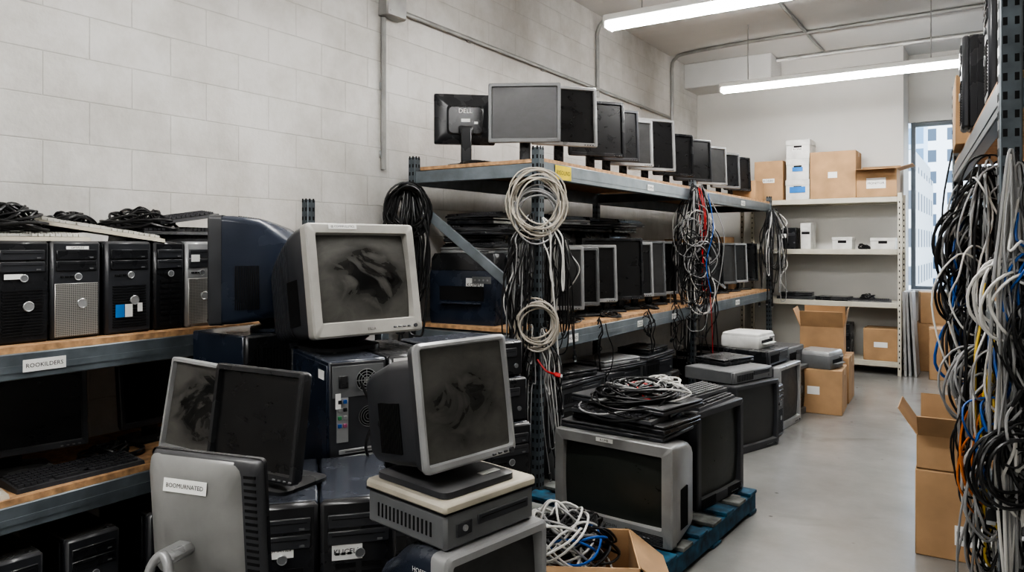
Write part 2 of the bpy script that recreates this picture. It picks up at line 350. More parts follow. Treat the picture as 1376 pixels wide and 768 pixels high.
def mk_slab(w,d,h):
    def f():
        t=thing('desktop_computer','computer'); y0=-d/2
        MB().box((0,0,h*.39),(w*.97,d*.97,h*.78),M.grey,.008).build('case',t)
        MB().box((0,0,h*.88),(w,d,h*.23),M.beige,.007).box((0,0,h*.77),(w*.985,d*.985,.004),M.hole).build('lid',t,label='cream lid')
        MB().box((w*.12,y0*.97-.001,h*.46),(w*.56,.006,h*.22),M.soft,.002).box((w*.12,y0*.97-.0045,h*.49),(w*.5,.002,.002),M.hole).build('drive_bay',t)
        MB().box((-w*.3,y0*.97-.001,h*.38),(w*.16,.005,h*.3),M.soft,.002).cyl((-w*.3,y0*.97-.005,h*.40),.007,.006,M.silver,'y',12).build('power_button',t)
        for s in(-1,1):
            g=MB()
            for i in range(14): g.box((s*w*.4855,-d*.32+i*d*.05,h*.38),(.003,.005,h*.3),M.hole)
            g.build('side_vent',t)
        return t
    return f
def mk_lcd(w=.40,h=.33,bez=None,shell=None,scr=None,zc=.26,tilt=5,b=.018,basem=None,name='flat_monitor'):
    bez=bez or M.black; shell=shell or M.black; scr=scr or M.scr; basem=basem or M.black
    def f():
        t=thing(name,'monitor'); T=Matrix.Translation((0,0,zc))@Matrix.Rotation(R(-tilt),4,'X')
        MB(T).loft([(-.012,w*.985,h*.985,.012,0,0),(.006,w*.98,h*.98,.014,0,0),(.026,w*.84,h*.8,.02,0,0),(.03,w*.6,h*.6,.03,0,-.01),(.048,w*.55,h*.52,.03,0,-.015)],shell).build('rear_shell',t)
        MB(T).frame(w,h,w-2*b,h-2*b-.004,-.03,-.008,bez,.01,0,.002).build('bezel',t)
        MB(T).box((0,-.014,.002),(w-2*b,.006,h-2*b-.004),scr).build('screen',t)
        g=MB(T)
        for i in range(4): g.box((w*.3+i*.02,-.0315,-h/2+b*.5),(.01,.004,.005),M.grey if bez!=M.silver else M.black,.001)
        g.build('button_row',t)
        g=MB(T)
        for i in range(14):
            g.box((-w*.24+i*w*.037,.047,h*.22),(w*.016,.004,.012),M.hole)
        g.build('rear_vents',t)
        MB().box((0,.085,zc*.4),(.07,.03,zc*.8),basem,.008).box((0,.066,zc*.74),(.1,.05,.06),basem,.01).build('neck',t)
        MB().loft([(0,.25,.19,.03,0,.055),(.01,.25,.19,.03,0,.055),(.016,.22,.16,.03,0,.055),(.026,.1,.08,.02,0,.07)],basem,'z').build('base',t)
        return t
    return f
def mk_crt(w=.41,h=.38,d=.42,bez=None,shell=None,scr=None,tilt=6,stand='swivel',bt=.03,bb=.05,name='tube_monitor',tv=False,sq=.52,bd=.05,sh=None,ribs=0,drop=.09,rad=.04,slim=None):
    bez=bez or M.black; shell=shell or M.soft; scr=scr or M.scr
    def f():
        t=thing(name,'television' if tv else 'monitor'); s_=sh if sh is not None else (.05 if stand=='swivel' else (.03 if stand=='plate' else 0))
        T=Matrix.Translation((0,0,s_))@Matrix.Rotation(R(-tilt),4,'X')@Matrix.Translation((0,0,h/2)); y0=-d/2; ys_=max(bd-.01,.032)
        MB(T).frame(w,h,w-2*bt,h-bt-bb,y0,y0+bd,bez,.016,0,(bb-bt)/2,.006).build('bezel',t)
        MB(T).screen(w-2*bt-.002,h-bt-bb-.002,y0+.008,.022 if bd>.03 else .004,scr,(bb-bt)/2).build('screen',t)
        secs=[]
        if bd<.04: secs.append((y0+bd-.002,w*.985,h*.985,.02,0,0))
        if slim: secs+=[(y0+bd+.022,w*.97,h*.97,.02,0,0),(y0+bd+.03,w*.90,h*slim,rad,0,-h*.045),(y0+d*.5,w*.88,h*(slim-.01),rad,0,-h*.05)]
        else: secs+=[(y0+.09,w*.985,h*.985,.025,0,0),(y0+d*.40,w*.94,h*.94,.03,0,0)]
        if bd>=.04: secs.insert(0,(y0+ys_,w*.985,h*.985,.02,0,0))
        e0=(.94,.94,0); e1=(sq+.06,sq+.08,-drop*.95); ya=y0+d*.40; yb=y0+d*.9
        if ribs:
            mixv=lambda s:[a+(b-a)*(s**1.25) for a,b in zip(e0,e1)]
            for i in range(ribs):
                for q,ins in((0.02,0),(.74,0),(.76,.006),(.98,.006)):
                    A_=mixv((i+q)/ribs); secs.append((ya+(yb-ya)*(i+q)/ribs,w*A_[0]-ins,h*A_[1]-ins,rad,0,h*A_[2]))
        elif not slim:
            m1=(1+sq)/2+.12; secs.append((y0+d*.58,w*min(m1,.90),h*min(m1,.90),rad+.01,0,-h*drop*.3))
        secs+=[(yb,w*e1[0],h*e1[1],rad,0,h*e1[2]),(d/2,w*sq,h*sq,rad,0,-h*drop)]
        MB(T).loft(secs,shell,caps=(0 if bd<.04 else 1,1)).build('rear_shell',t)
        if not slim:
            g=MB(T)
            for i in range(9): g.box((0,y0+.1+i*.009,h*.483-i*.0011),(w*.62,.004,.012),M.hole)
            g.build('top_vent',t)
        for s in(-1,1):
            g=MB(T)
            for i in range(12): g.box((s*(w*(.44 if slim else .484)-i*.0006),y0+.1+i*.0075,-h*.16),(.012,.0035,h*.4),M.hole)
            g.build('side_vent',t)
        g=MB(T)
        for i in range(4): g.box((w*.22+i*.02,y0-.001,-h/2+bb*.42),(.012,.006,.006),M.grey if bez!=M.silver else M.soft,.0015)
        g.cyl((w*.42,y0-.002,-h/2+bb*.42),.007,.008,M.soft,'y',12); g.build('button_row',t)
        MB(T).box((0,d/2+.001,-h*drop),(w*sq*.7,.006,h*sq*.5),M.soft,.002).box((-w*.1,d/2+.004,-h*(drop+.06)),(.03,.01,.025),M.hole).build('rear_plate',t)
        if tv:
            for s in(-1,1):
                g=MB(T)
                for i in range(7): g.box((s*(w*.28),y0-.0005,-h/2+.012+i*.0065),(w*.3,.003,.003),M.hole)
                g.build('speaker_grille',t)
        if stand=='swivel':
            MB().loft([(0,w*.62,w*.58,.09,0,.02),(.012,w*.62,w*.58,.09,0,.02),(.022,w*.4,w*.4,.08,0,.02),(s_+.012,w*.46,w*.5,.08,0,.02)],shell,'z',n=5).build('swivel_stand',t)
        elif stand=='plate':
            MB().loft([(0,w*.78,d*.95,.02,0,-.03),(.014,w*.78,d*.95,.02,0,-.03),(.018,w*.73,d*.88,.02,0,-.03)],M.soft,'z').build('base',t)
            MB().box((0,.02,.03),(w*.3,d*.3,.05),M.soft,.01).build('neck',t)
        return t
    return f
def mk_keyboard(body,keys,w=.45,d=.155):
    def f():
        t=thing('keyboard','keyboard')
        V=[(-w/2,-d/2,0),(w/2,-d/2,0),(w/2,d/2,0),(-w/2,d/2,0),(-w/2+.003,-d/2+.003,.014),(w/2-.003,-d/2+.003,.014),(w/2-.003,d/2-.003,.028),(-w/2+.003,d/2-.003,.028)]
        MB().add(V,[(0,3,2,1),(4,5,6,7),(0,1,5,4),(1,2,6,5),(2,3,7,6),(3,0,4,7)],body).build('key_tray',t)
        g=MB(); sl=.014/(d-.006)
        for r in range(6):
            y=-d/2+.02+r*(d-.034)/5.2; z=.016+(y+d/2)*sl
            n=int(w/.021)
            for i in range(n):
                x=-w/2+.017+i*(w-.03)/n+.002
                if r==0 and n*.22<i<n*.5: 
                    if i%2: continue
                    g.box((x+.01,y,z+.003),(.038,.0155,.009),keys); continue
                g.box((x,y,z+.003),(.0165,.0155,.009),keys)
        g.build('keys',t); return t
    return f
def mk_laptop(m,w=.34,d=.25,h=.032):
    def f():
        t=thing('laptop','laptop')
        MB().box((0,0,h*.3),(w,d,h*.58),m,.005).box((w*.3,-d/2,h*.3),(.08,.003,.006),M.hole).build('lower_half',t)
        MB().box((0,0,h*.82),(w,d,h*.34),m,.004).build('lid',t)
        MB().cyl((0,d/2-.004,h*.6),h*.28,w*.7,M.soft,'x',10).build('hinge',t); return t
    return f
def mk_printer(w=.44,d=.38,h=.24,m=None,top=None):
    m=m or M.black; top=top or M.soft
    def f():
        t=thing('printer','printer'); y0=-d/2
        MB().loft([(0,w*.97,d*.97,.01,0,0),(h*.1,w,d,.012,0,0),(h*.7,w,d,.012,0,0),(h*.76,w*.98,d*.97,.012,0,0)],m,'z').build('body',t)
        MB().loft([(h*.765,w*.98,d*.96,.012,0,0),(h*.93,w*.97,d*.94,.012,0,0),(h,w*.92,d*.88,.015,0,0)],top,'z').build('scanner_lid',t)
        MB().box((0,y0+.002,h*.44),(w*.66,.012,h*.2),M.hole).build('paper_slot',t)
        MB().box((0,y0-.012,h*.3),(w*.6,.05,.008),m,.002).build('output_tray',t)
        g=MB().box((w*.3,y0+.0,h*.63),(w*.28,.008,h*.1),M.grey,.002)
        for i in range(4): g.cyl((w*.21+i*w*.06,y0-.005,h*.63),.006,.006,M.silver,'y',10)
        g.build('control_panel',t); return t
    return f
def mk_box(w,d,h,open_=0,white=False):
    mm=M.white if white else M.card; mi=M.white if white else M.cardin
    def f():
        t=thing('archive_box' if white else 'cardboard_box','box')
        if open_:
            g=MB(); th=.006; g.box((0,0,th/2),(w,d,th),mi)
            for s in(-1,1): g.box((s*(w/2-th/2),0,h/2),(th,d,h),mm); g.box((0,s*(d/2-th/2),h/2),(w-2*th,th,h),mm)
            g.build('carton',t); fl=min(w,d)*.45
            for ax,s,a in(('x',1,open_),('x',-1,open_+12),('y',1,open_-14),('y',-1,open_+20)):
                g=MB(); a=R(a); 
                if ax=='x': g.M=Matrix.Translation((s*w/2,0,h))@Matrix.Rotation(s*a,4,'Y'); g.box((0,0,fl/2),(.005,d-.01,fl),mm)
                else: g.M=Matrix.Translation((0,s*d/2,h))@Matrix.Rotation(-s*a,4,'X'); g.box((0,0,fl/2),(w-.01,.005,fl),mm)
                g.build('flap',t)
        elif white:
            MB().box((0,0,h*.42),(w*.97,d*.97,h*.84),mm,.004).box((0,-d*.486,h*.62),(.09,.003,.03),M.hole).build('carton',t)
            MB().box((0,0,h*.86),(w,d,h*.28),mm,.004).build('lid',t)
        else:
            MB().box((0,0,h/2),(w,d,h),mm,.004).box((0,0,h-.0003),(w*.985,.003,.002),M.hole).build('carton',t)
            MB().box((0,0,h+.0005),(w*1.0,.05,.001),M.tape).box((w/2+.0005,0,h-.03),(.001,.05,.06),M.tape).box((-w/2-.0005,0,h-.03),(.001,.05,.06),M.tape).build('tape_strip',t)
        return t
    return f

# ---------------------------------------------------------------- cables
def smooth(P,k=6):
    P=[Vector(p) for p in P]; Q=[P[0]]+P+[P[-1]]; out=[]
    for i in range(1,len(Q)-2):
        a,b,c,d=Q[i-1:i+3]
        for j in range(k):
            t=j/k; out.append(.5*((2*b)+(c-a)*t+(2*a-5*b+4*c-d)*t*t+(3*b-a-3*c+d)*t**3))
    out.append(P[-1]); return out
def cable(P,r,m,label,group=None,name='cable',cat='cable',plug=None,k=6):
    P=smooth(P,k); o=MB().tube(P,r,m).build(name,label=label,cat=cat,group=group)
    if plug:
        d=(P[-1]-P[-2]).normalized(); q=Vector((0,0,1)).rotation_difference(d).to_matrix()
        MB().box(P[-1]+d*.015,(.028,.012,.036),plug,.003,rot=q).box(P[-1]+d*.038,(.022,.007,.012),M.metal,.001,rot=q).build('plug',o)
    return o
CM={'black':M.cb,'grey':M.cg,'white':M.cw,'beige':M.ct,'red':M.cr,'yellow':M.cy,'blue':M.cu,'orange':M.co}
rnd=random.uniform
def bundle(where,hook,n,width,zlo,zhi,cols,group,r=.0042,out=.08,hol=0):
    hook=Vector(hook)
    for i in range(n):
        c=cols[(i*5)%len(cols)]; m=CM[c]; dp=-FW*rnd(0,out); sgn=random.choice((-1,1))
        side=lambda: (rnd(-1,1) if not hol else sgn*rnd(hol,1))*width
        hz=hook.z; lab=f'{c} cable hanging loose {where}'
        w=lambda s: RT*rnd(-s,s)-FW*rnd(0,s)
        if random.random()<.72:      # one long lead doubled over the hook two times
            P=[]
            for rep in range(2 if random.random()<.6 else 1):
                a,b=side(),side(); zb=rnd(zlo,zhi)
                P0=hook+RT*(a*.35)+dp*.4+UP*rnd(-.05,.03)
                zm=hz+(zb-hz)*rnd(.3,.6); zn=hz+(zb-hz)*rnd(.3,.65)
                P+=[P0,zz(hook+RT*a*.8+dp+w(.02),hz+(zm-hz)*.5),zz(hook+RT*a+dp+w(.03),zm),zz(hook+RT*(a*.8+b*.2)+dp+w(.02),zb+.07),zz(hook+RT*((a+b)/2)+dp*1.2,zb),zz(hook+RT*(b*.85+a*.15)+dp+w(.02),zb+.07),zz(hook+RT*b+dp+w(.03),zn),zz(hook+RT*b*.7+dp+w(.02),hz+(zn-hz)*.5),hook+RT*(b*.35)+dp*.4+UP*rnd(-.05,.03)]
            if random.random()<.4:
                a=side(); P+=[zz(hook+RT*a*q+dp+w(.02),hz+(rnd(zlo,zhi)-hz)*q) for q in(.35,.7)]+[zz(hook+RT*a+dp,zlo+rnd(0,.15))]; cable(P,r*rnd(.8,1.25),m,lab,group,plug=M.cb,k=5)
            else: cable(P,r*rnd(.8,1.25),m,lab,group,k=5)
        else:
            a=side(); zb=rnd(zlo,zhi)
            P=[hook+RT*(a*.35)+dp*.4]+[zz(hook+RT*(a*rnd(.4,1.15)+rnd(-.04,.04))+dp*rnd(.6,1.3),hz+(zb-hz)*q) for q in(.15,.3,.5,.7,.85,1)]
            cable(P,r*rnd(.8,1.25),m,lab,group,plug=M.cb if c in('black','red') else M.grey,k=5)
def vtangle(where,c,rw,rh,n,cols,group,r=.0055,out=.1,loops=(2.5,5)):
    c=Vector(c)
    for i in range(n):
        cl=cols[i%len(cols)]; ox=rnd(-.55,.45)*rw; oz=rnd(-.8,.8)*rh; qa=rw*rnd(.35,.7); qb=min(rnd(.9,2.6)*qa,rh*.5); a0=rnd(0,6); tl=rnd(-.6,.6); P=[]; N_=int(rnd(*loops)*8); d0=rnd(0,out); sg=random.choice((-1,1)); dz=rnd(-.6,.6)*rh; ox2=rnd(-.5,.5)*rw
        if oz+dz>rh*.85 or oz+dz<-rh*.95: dz=-dz
        for k in range(N_):
            f=k/N_; t=a0+sg*2*PI*k/8; w_=1+.35*math.sin(k*.5+a0); x=qa*w_*math.cos(t)*rnd(.85,1.12); z=qb*w_*math.sin(t)*rnd(.85,1.12)
            P.append(c+RT*(ox+(ox2-ox)*f+x*math.cos(tl)-z*math.sin(tl)*.4)+UP*(oz+dz*f+z+x*math.sin(tl))-FW*(d0+rnd(-.02,.02)))
        P=[c+RT*ox*.3+UP*min(rh*1.05,oz+qb+.12)-FW*.01]+P
        cable(P,r*rnd(.75,1.25),CM[cl],f'{cl} cable looping through {where}',group,k=4,plug=(M.cb if random.random()<.3 else None))
def coil(label,c,nrm,rad,loops,r,m,name='cable_coil',zs=1.12,group=None):
    nrm=Vector(nrm).normalized(); a=nrm.cross(UP); a=a.normalized() if a.length>.1 else Vector((1,0,0)); b=a.cross(nrm); P=[]
    ph=[rnd(0,6) for _ in range(4)]
    for i in range(int(loops*14)):
        t=2*PI*i/14; lp=i/14; q=rad*(1+.17*math.sin(lp*1.7+ph[0])+.08*math.sin(t*2+ph[1]+lp))
        P.append(Vector(c)+a*q*math.cos(t)+b*(q*zs*math.sin(t)-rad*.15*math.sin(lp*2+ph[2]))+nrm*(.03*math.sin(lp*2.3+ph[3])+.012*math.sin(t+lp)))
    return cable(P,r,m,label,group,name,'cable',k=2)
def tangle(label,c,rad,hz,n,r,m,loops=5,group=None,droop=0):
    for _ in range(n):
        P=[]; a0=rnd(0,6); ox,oy=rnd(-.35,.35)*rad,rnd(-.35,.35)*rad; ph=rnd(0,6); zp=rnd(0,6)
        for i in range(loops*9):
            t=a0+i*2*PI/9+.25*math.sin(i*.7+ph); q=rad*(.55+.25*math.sin(i*.37+ph)); 
            if i%27==0: ox,oy=ox*.5+rnd(-.3,.3)*rad,oy*.5+rnd(-.3,.3)*rad
            x,y=ox+q*math.cos(t),oy+q*math.sin(t); s=min(1.2,math.hypot(x,y)/rad); fall=max(0,1-s*s)
            P.append((c[0]+x,c[1]+y,c[2]+r+(.5+.5*math.sin(i*.9+zp))*hz*(.25+.75*fall)-droop*max(0,s-.6)))
        cable(P,r,m,label,group,k=4)

# ---------------------------------------------------------------- room
XL,YB,ZC=-3.4,9.8,3.8
def st(name,mb): return mb.build(name,kind='structure')
st('floor',MB().box((-.9,4.1,-.05),(5.2,13,.1),M.floor))
st('ceiling',MB().box((-.9,4.1,ZC+.05),(5.2,13,.1),M.ceil))
st('wall_left',MB().box((XL-.05,4.1,ZC/2),(.1,12.8,ZC),M.block))
st('wall_back',MB().box((-2.16,10.1,ZC/2),(2.48,.6,ZC),M.plaster))
st('wall_right',MB().box((1.65,4.1,ZC/2),(.1,12.8,ZC),M.plaster))
st('wall_front',MB().box((-.9,-2.35,ZC/2),(5.2,.1,ZC),M.plaster))
wx0,wx1,wz0,wz1,wy=-.9,.55,.90,2.97,10.4
st('wall_window',MB().box((.35,wy+.05,wz0/2),(2.54,.1,wz0),M.plaster).box((.35,wy+.05,(wz1+ZC)/2),(2.54,.1,ZC-wz1),M.plaster).box(((wx1+1.6)/2,wy+.05,(wz0+wz1)/2),(1.6-wx1,.1,wz1-wz0),M.plaster))
wn=thing('window_1','window'); wn['kind']='structure'; del wn['label']; del wn['category']
g=MB(); 
for x in(wx0+.03,wx1-.03,(wx0+wx1)/2): g.box((x,wy+.04,(wz0+wz1)/2),(.05,.06,wz1-wz0),M.frame,.004)
for z in(wz0+.03,wz1-.03): g.box(((wx0+wx1)/2,wy+.04,z),(wx1-wx0-.02,.05,.05),M.frame,.004)
g.build('window_frame',wn); MB().box(((wx0+wx1)/2,wy-.06,wz0+.0),(wx1-wx0,.16,.03),M.panel,.005).build('window_sill',wn)
st('trim_1',MB().box((-2.85,9.55,3.64),(1.1,.5,.32),M.ceil,.01))
# outside
def building(label,x0,x1,y,h,m):
    t=thing('building','building',label,((x0+x1)/2,y,-20)); w=x1-x0
    MB().box((0,6,(h+20)/2),(w,12,h+20),m).build('facade',t); MB().box((0,6,h+20.4),(w*.96,11,.8),M.panel).build('roof',t)
building('pale high-rise tower with rows of windows seen through the window',-4.1,8,60,42,facade('pale_facade',(.62,.64,.66),(.07,.10,.14),1.3,1.5,.34))
building('blue-grey glass office block behind the pale tower through the window',-26,-6.3,105,60,facade('glass_facade',(.42,.52,.63),(.16,.26,.38),2.2,2.6,.3))
building('low white block at the foot of the towers outside',-9,-3.4,42,5.5,facade('white_facade',(.62,.62,.60),(.12,.14,.17),1.8,1.9,.5))
st('ground',MB().box((0,80,-20.1),(300,130,.2),M.floor))

# ceiling lights
for i,(y,lab) in enumerate(((5.18,'long white strip light nearest in view, cut by the top of the picture'),(8.0,'long white strip light hung farther back, before the back shelving'),(2.36,'strip light overhead in front of the main rack, above the picture'),(-.46,'strip light overhead at the near end of the room'))):
    def mkl():
        t=thing('ceiling_light','light')
        MB().box((0,0,.075),(2.27,.16,.05),M.lightbody,.006).build('housing',t)
        MB().loft([(-1.12,.13,.05,.02,0,.03),(1.12,.13,.05,.02,0,.03)],M.tube,'y').build('diffuser',t).rotation_euler=(0,0,R(90))
        for s in(-1,1):
            MB().box((s*1.13,0,.045),(.02,.15,.09),M.lightbody,.004).build('end_cap',t); MB().cyl((s*.85,0,.4),.005,.6,M.cond).build('hanger',t)
        return t
    place('light',mkl,lab,(-1.37,y,3.1),0)
# conduits
cx=XL+.018
def pipe(P,r,lab,name='conduit',cat='conduit',k=6,clamps=()):
    o=MB().tube(smooth(P,k) if k else P,r,M.cond,8).build(name,label=lab,cat=cat)
    for c in clamps: MB().box(c,(.012,.05,.05),M.metal,.003).build('clamp',o)
    return o
pipe([(cx,3.76,3.03),(cx,8.75,3.03)],.018,'thin metal conduit running along the block wall above the main rack',k=0,clamps=[(XL+.006,y,3.03) for y in(4.6,5.7,6.8,7.9)])
pipe([(cx,3.64,2.95),(cx,3.64,1.95)],.018,'vertical metal conduit dropping from the junction box on the block wall',k=0,clamps=[(XL+.006,3.64,2.5),(XL+.006,3.64,2.05)])
p=onX(803,cx).y; pipe([(cx,p,2.95),(cx,p,3.45),(cx,p,3.6),(cx+.06,p+.03,3.72),(cx+.25,p+.1,3.77),(cx+.6,p+.25,3.78)],.02,'grey conduit bending from block wall onto ceiling, above the middle of the rack')
p=onX(903,cx).y; pipe([(cx,p,2.6),(cx,p,3.5),(cx,p,3.66),(cx+.06,p-.05,3.75),(cx+.3,p-.15,3.775),(-2,p-.25,3.775),(0,p-.3,3.775)],.022,'grey conduit rising in the back corner and turning across the ceiling')
pipe([(-2.02,8.4,3.48),(1.6,8.4,3.48)],.026,'capped sprinkler pipe crossing under the ceiling behind the far light','sprinkler_pipe','pipe',0)
pipe([(-1.75,6.4,3.78),(-1.75,9.7,3.78)],.018,'straight ceiling conduit running towards the back shelving',k=0)
t=thing('junction_box','electrical box','grey metal junction box high on the block wall at the conduit start',(XL,3.7,3.06))
MB().box((.04,0,0),(.08,.19,.21),M.cond,.006).build('housing',t); MB().box((.083,0,0),(.006,.18,.20),M.cond,.002).cyl((.087,.06,.07),.005,.003,M.metal,'x').cyl((.087,-.06,-.07),.005,.003,M.metal,'x').build('cover_plate',t)
t=thing('junction_box','electrical box','small grey junction box on the back corner conduit',(XL,onX(903,cx).y,2.75))
MB().box((.035,0,0),(.07,.1,.12),M.cond,.006).build('housing',t); MB().box((.073,0,0),(.006,.09,.11),M.cond,.002).build('cover_plate',t)

# ---------------------------------------------------------------- racks
def rack(label,loc,rz,ys,depth,decks,hf,hr,beamh=.1,braces=(),labels=()):
    t=thing('storage_rack','rack',label,loc,rz); xr=-depth; sd=1 if depth>0 else -1
    for y in ys:
        for x,hh in((0,hf),(xr,hr)):
            g=MB().box((x,y,hh/2),(.055,.06,hh),M.steel,.004)
            for i in range(int(hh/.052)):
                for q in(-.014,.014): g.box((x+q,y-.0302,.05+i*.052),(.011,.0012,.022),M.hole); g.box((x+sd*.0277,y+q,.05+i*.052),(.0012,.011,.022),M.hole)
            g.box((x,y,.004),(.11,.1,.008),M.steel); g.build('upright',t)
    for z in decks:
        for a,b in zip(ys[:-1],ys[1:]):
            for x in(0,xr):
                s=(1 if x==0 else -1)*sd
                o=MB().box((x+s*.0,(a+b)/2,z-.022-beamh/2),(.045,b-a-.06,beamh),M.beam,.004).box((x+s*.024,(a+b)/2,z-.03-beamh*.5),(.003,b-a-.08,beamh*.25),M.beam).build('beam',t)
                if x==0:
                    for (zl,yl,w,h,tx,mm) in labels:
                        if abs(zl-z)<.01 and a<yl<b: sticker(o,(s*.0275,yl,z-.022-beamh/2),w,h,'R' if s>0 else 'L',tx,mm,'shelf_label')
            MB().box((xr/2,(a+b)/2,z-.011),(abs(depth)+.03,b-a-.065,.022),M.wood).build('deck_board',t)
        for y in ys: MB().box((xr/2,y,z-.022-beamh/2),(abs(depth)-.05,.04,beamh*.8),M.beam,.004).build('cross_beam',t)
    for (y,x0,z0,x1,z1) in braces:
        L_=math.hypot(x1-x0,z1-z0); q=Matrix.Rotation(-math.atan2(z1-z0,x1-x0),3,'Y'); MB().box(((x0+x1)/2,y-.038,(z0+z1)/2),(L_,.016,.065),M.beam,.003,rot=q).build('brace',t)
    return t
FX=-2.27; ZU,ZD=1.97,.94
rack('long slate steel pallet rack with chipboard decks along the block wall',(FX,0,0),0,(3.76,6.42,9.07),.95,(ZD,ZU),2.03,2.03,.1,
     braces=((3.76,-.95,1.76,0,1.10),(3.76,-.95,.2,0,.78)),labels=((ZU,4.02,.2,.085,'RYSOLIND',M.yellow),(ZU,5.4,.12,.045,'KOMPLA',None),(ZD,4.15,.13,.05,'MONIROS',None),(ZD,5.2,.1,.045,'LCDS',None),(ZD,5.9,.1,.045,'TRAYES',None),(ZU,7.9,.14,.05,'KABLE',None),(ZD,7.7,.14,.05,'MOUND',None)))
LX=-2.8; LU,LD=1.1075,.595
rack('lower slate steel rack at left holding a row of computer towers',(LX,0,0),0,(.1,3.0),.58,(LD,LU),1.11,1.72,.09,labels=((LU,1.28,.14,.042,'ROOKILDERS',None),(LU,1.93,.1,.035,'EX.A.M.',None)))
RRZ=4.9
rack('tall slate rack at right edge draped with tangled cables',(.03,2.53,0),RRZ,(0,2.67),-.6,(.75,1.3,1.95),2.4,2.4,.1)
def RL(x,y,z=0): return Matrix.Rotation(R(RRZ),3,'Z')@Vector((x,y,0))+Vector((.03,2.53,z))
# back shelving
t=thing('shelving_unit','shelving','cream boltless steel shelving unit with four shelves against the back wall',(-1.78,9.53,0)); w,d=1.74,.46
for x in(-w/2,w/2):
    for y in(-d/2,d/2):
        g=MB().box((x,y,1.02),(.04,.035,2.04),M.shelf,.003)
        for i in range(30): g.box((x,y-.018,.08+i*.064),(.01,.001,.022),M.hole)
        g.build('upright',t)
for z in(2.0,1.41,.81,.15):
    MB().box((0,0,z-.012),(w-.03,d-.03,.024),M.shelf).box((0,-d/2-.003,z-.03),(w-.04,.02,.06),M.shelf,.004).box((0,d/2,z-.03),(w-.04,.02,.06),M.shelf,.004).build('shelf',t)

# ---------------------------------------------------------------- left rack contents
TF=-2.85
specs=[(30,.18,'louver',M.black,M.black,'black tower at the left picture edge, first on the left rack, round silver badge'),
(103,.18,'mesh',M.soft,M.soft,'tower with silver perforated lower front on the left rack'),
(174,.185,'louver',M.black,M.soft,'black tower with blue and white stickers on the left rack'),
(228,.135,'slots',M.black,M.black,'slim black tower with slotted front between two wider towers on the left rack'),
(270,.14,'mesh',M.grey,M.silver,'silver-fronted tower half hidden beside the dark tube monitor'),]
for px,w,stl,ca,fr,lab in specs:
    y=onX(px,TF).y; o=place(('t',px),mk_tower(w,.36,.43,stl,ca,fr),lab,(TF-.215,y,LU),90,'towers in a row on the left rack')
    if px==30: sticker(o,(-.03,-.221,.235),.06,.018,'F',None)
    if px==103: sticker(o,(.0,-.222,.335),.08,.012,'F','OPTIPLEX'); 
    if px==174: sticker(o,(-.04,-.2195,.09),.035,.05,'F',None,M.blues); sticker(o,(-.005,-.2195,.09),.03,.05,'F',None); sticker(o,(.04,-.2195,.1),.02,.035,'F',None)
    if px==270: sticker(o,(-.03,-.222,.29),.04,.03,'F',None)
KB=mk_keyboard(M.black,M.key); KW=mk_keyboard(M.beige,M.keyw)
zt=LU+.36
place('kb',KB,'black keyboard lying lowest on top of the left rack towers, beside the dark tube monitor',(-3.02,1.9,zt),88)
place('kb',KB,'black keyboard stacked second on the left rack towers',(-3.0,1.93,zt+.03),96)
place('kb',KB,'black keyboard tilted up and topmost on the left rack towers',(-3.0,1.85,zt+.075),76,ry=-9)
place('kw',KW,'pale keyboard lying along the tops of the first two towers',(-2.94,1.26,zt),90)
place('kw',KW,'pale keyboard tilted across the sticker-marked tower',(-2.98,1.58,zt+.03),74,rx=0,ry=9)
place('kb',KB,'black keyboard lying behind the pale one over first two towers',(-3.14,1.3,zt),93)
tangle('black cable heaped on pale keyboard over first two towers',(-3.0,1.25,zt+.035),.15,.10,4,.0055,M.cb,6,'black cables on the left towers')
tangle('black cable heaped over the sticker-marked tower',(-3.1,1.52,zt+.035),.13,.08,3,.0055,M.cb,6,'black cables beside the pale keyboard')
tangle('black cable heaped beside the keyboard stack on left towers',(-3.05,1.78,zt+.05),.16,.09,3,.0055,M.cb,5,'black cables by the keyboard stack')
place(('l','a'),mk_lcd(.47,.33,M.soft,zc=.24,tilt=6),'wide dark monitor on the lower shelf of the left rack',(-3.08,1.32,LD),78)
place(('l','b'),mk_lcd(.40,.33,M.soft,zc=.24,tilt=6),'dark monitor on lower left shelf, behind the silver-edged dusty monitor',(-3.12,1.92,LD),90)
place('kb2',mk_keyboard(M.soft,M.key),'black keyboard in front of the wide dark monitor on lower left shelf',(-2.89,1.44,LD),88)
place('calc',mk_keyboard(M.beige,M.keyw,.12,.17),'small pale keypad at left picture edge beside a black keyboard',(-2.89,1.13,LD),85)
tangle('black cable on the lower left shelf behind the keyboard',(-3.02,1.65,LD),.12,.05,2,.005,M.cb,4,'black cables on the lower left shelf')
for y,lab in((1.2,'black tower on the floor under left rack, at the picture corner'),(1.47,'black tower on the floor under left rack, under the black keyboard'),(1.78,'black tower on the floor under left rack, behind the big monitor back')):
    place(('ft',),mk_tower(.19,.39,.43,'louver',M.black,M.soft),lab,(-3.0,y,0),86)

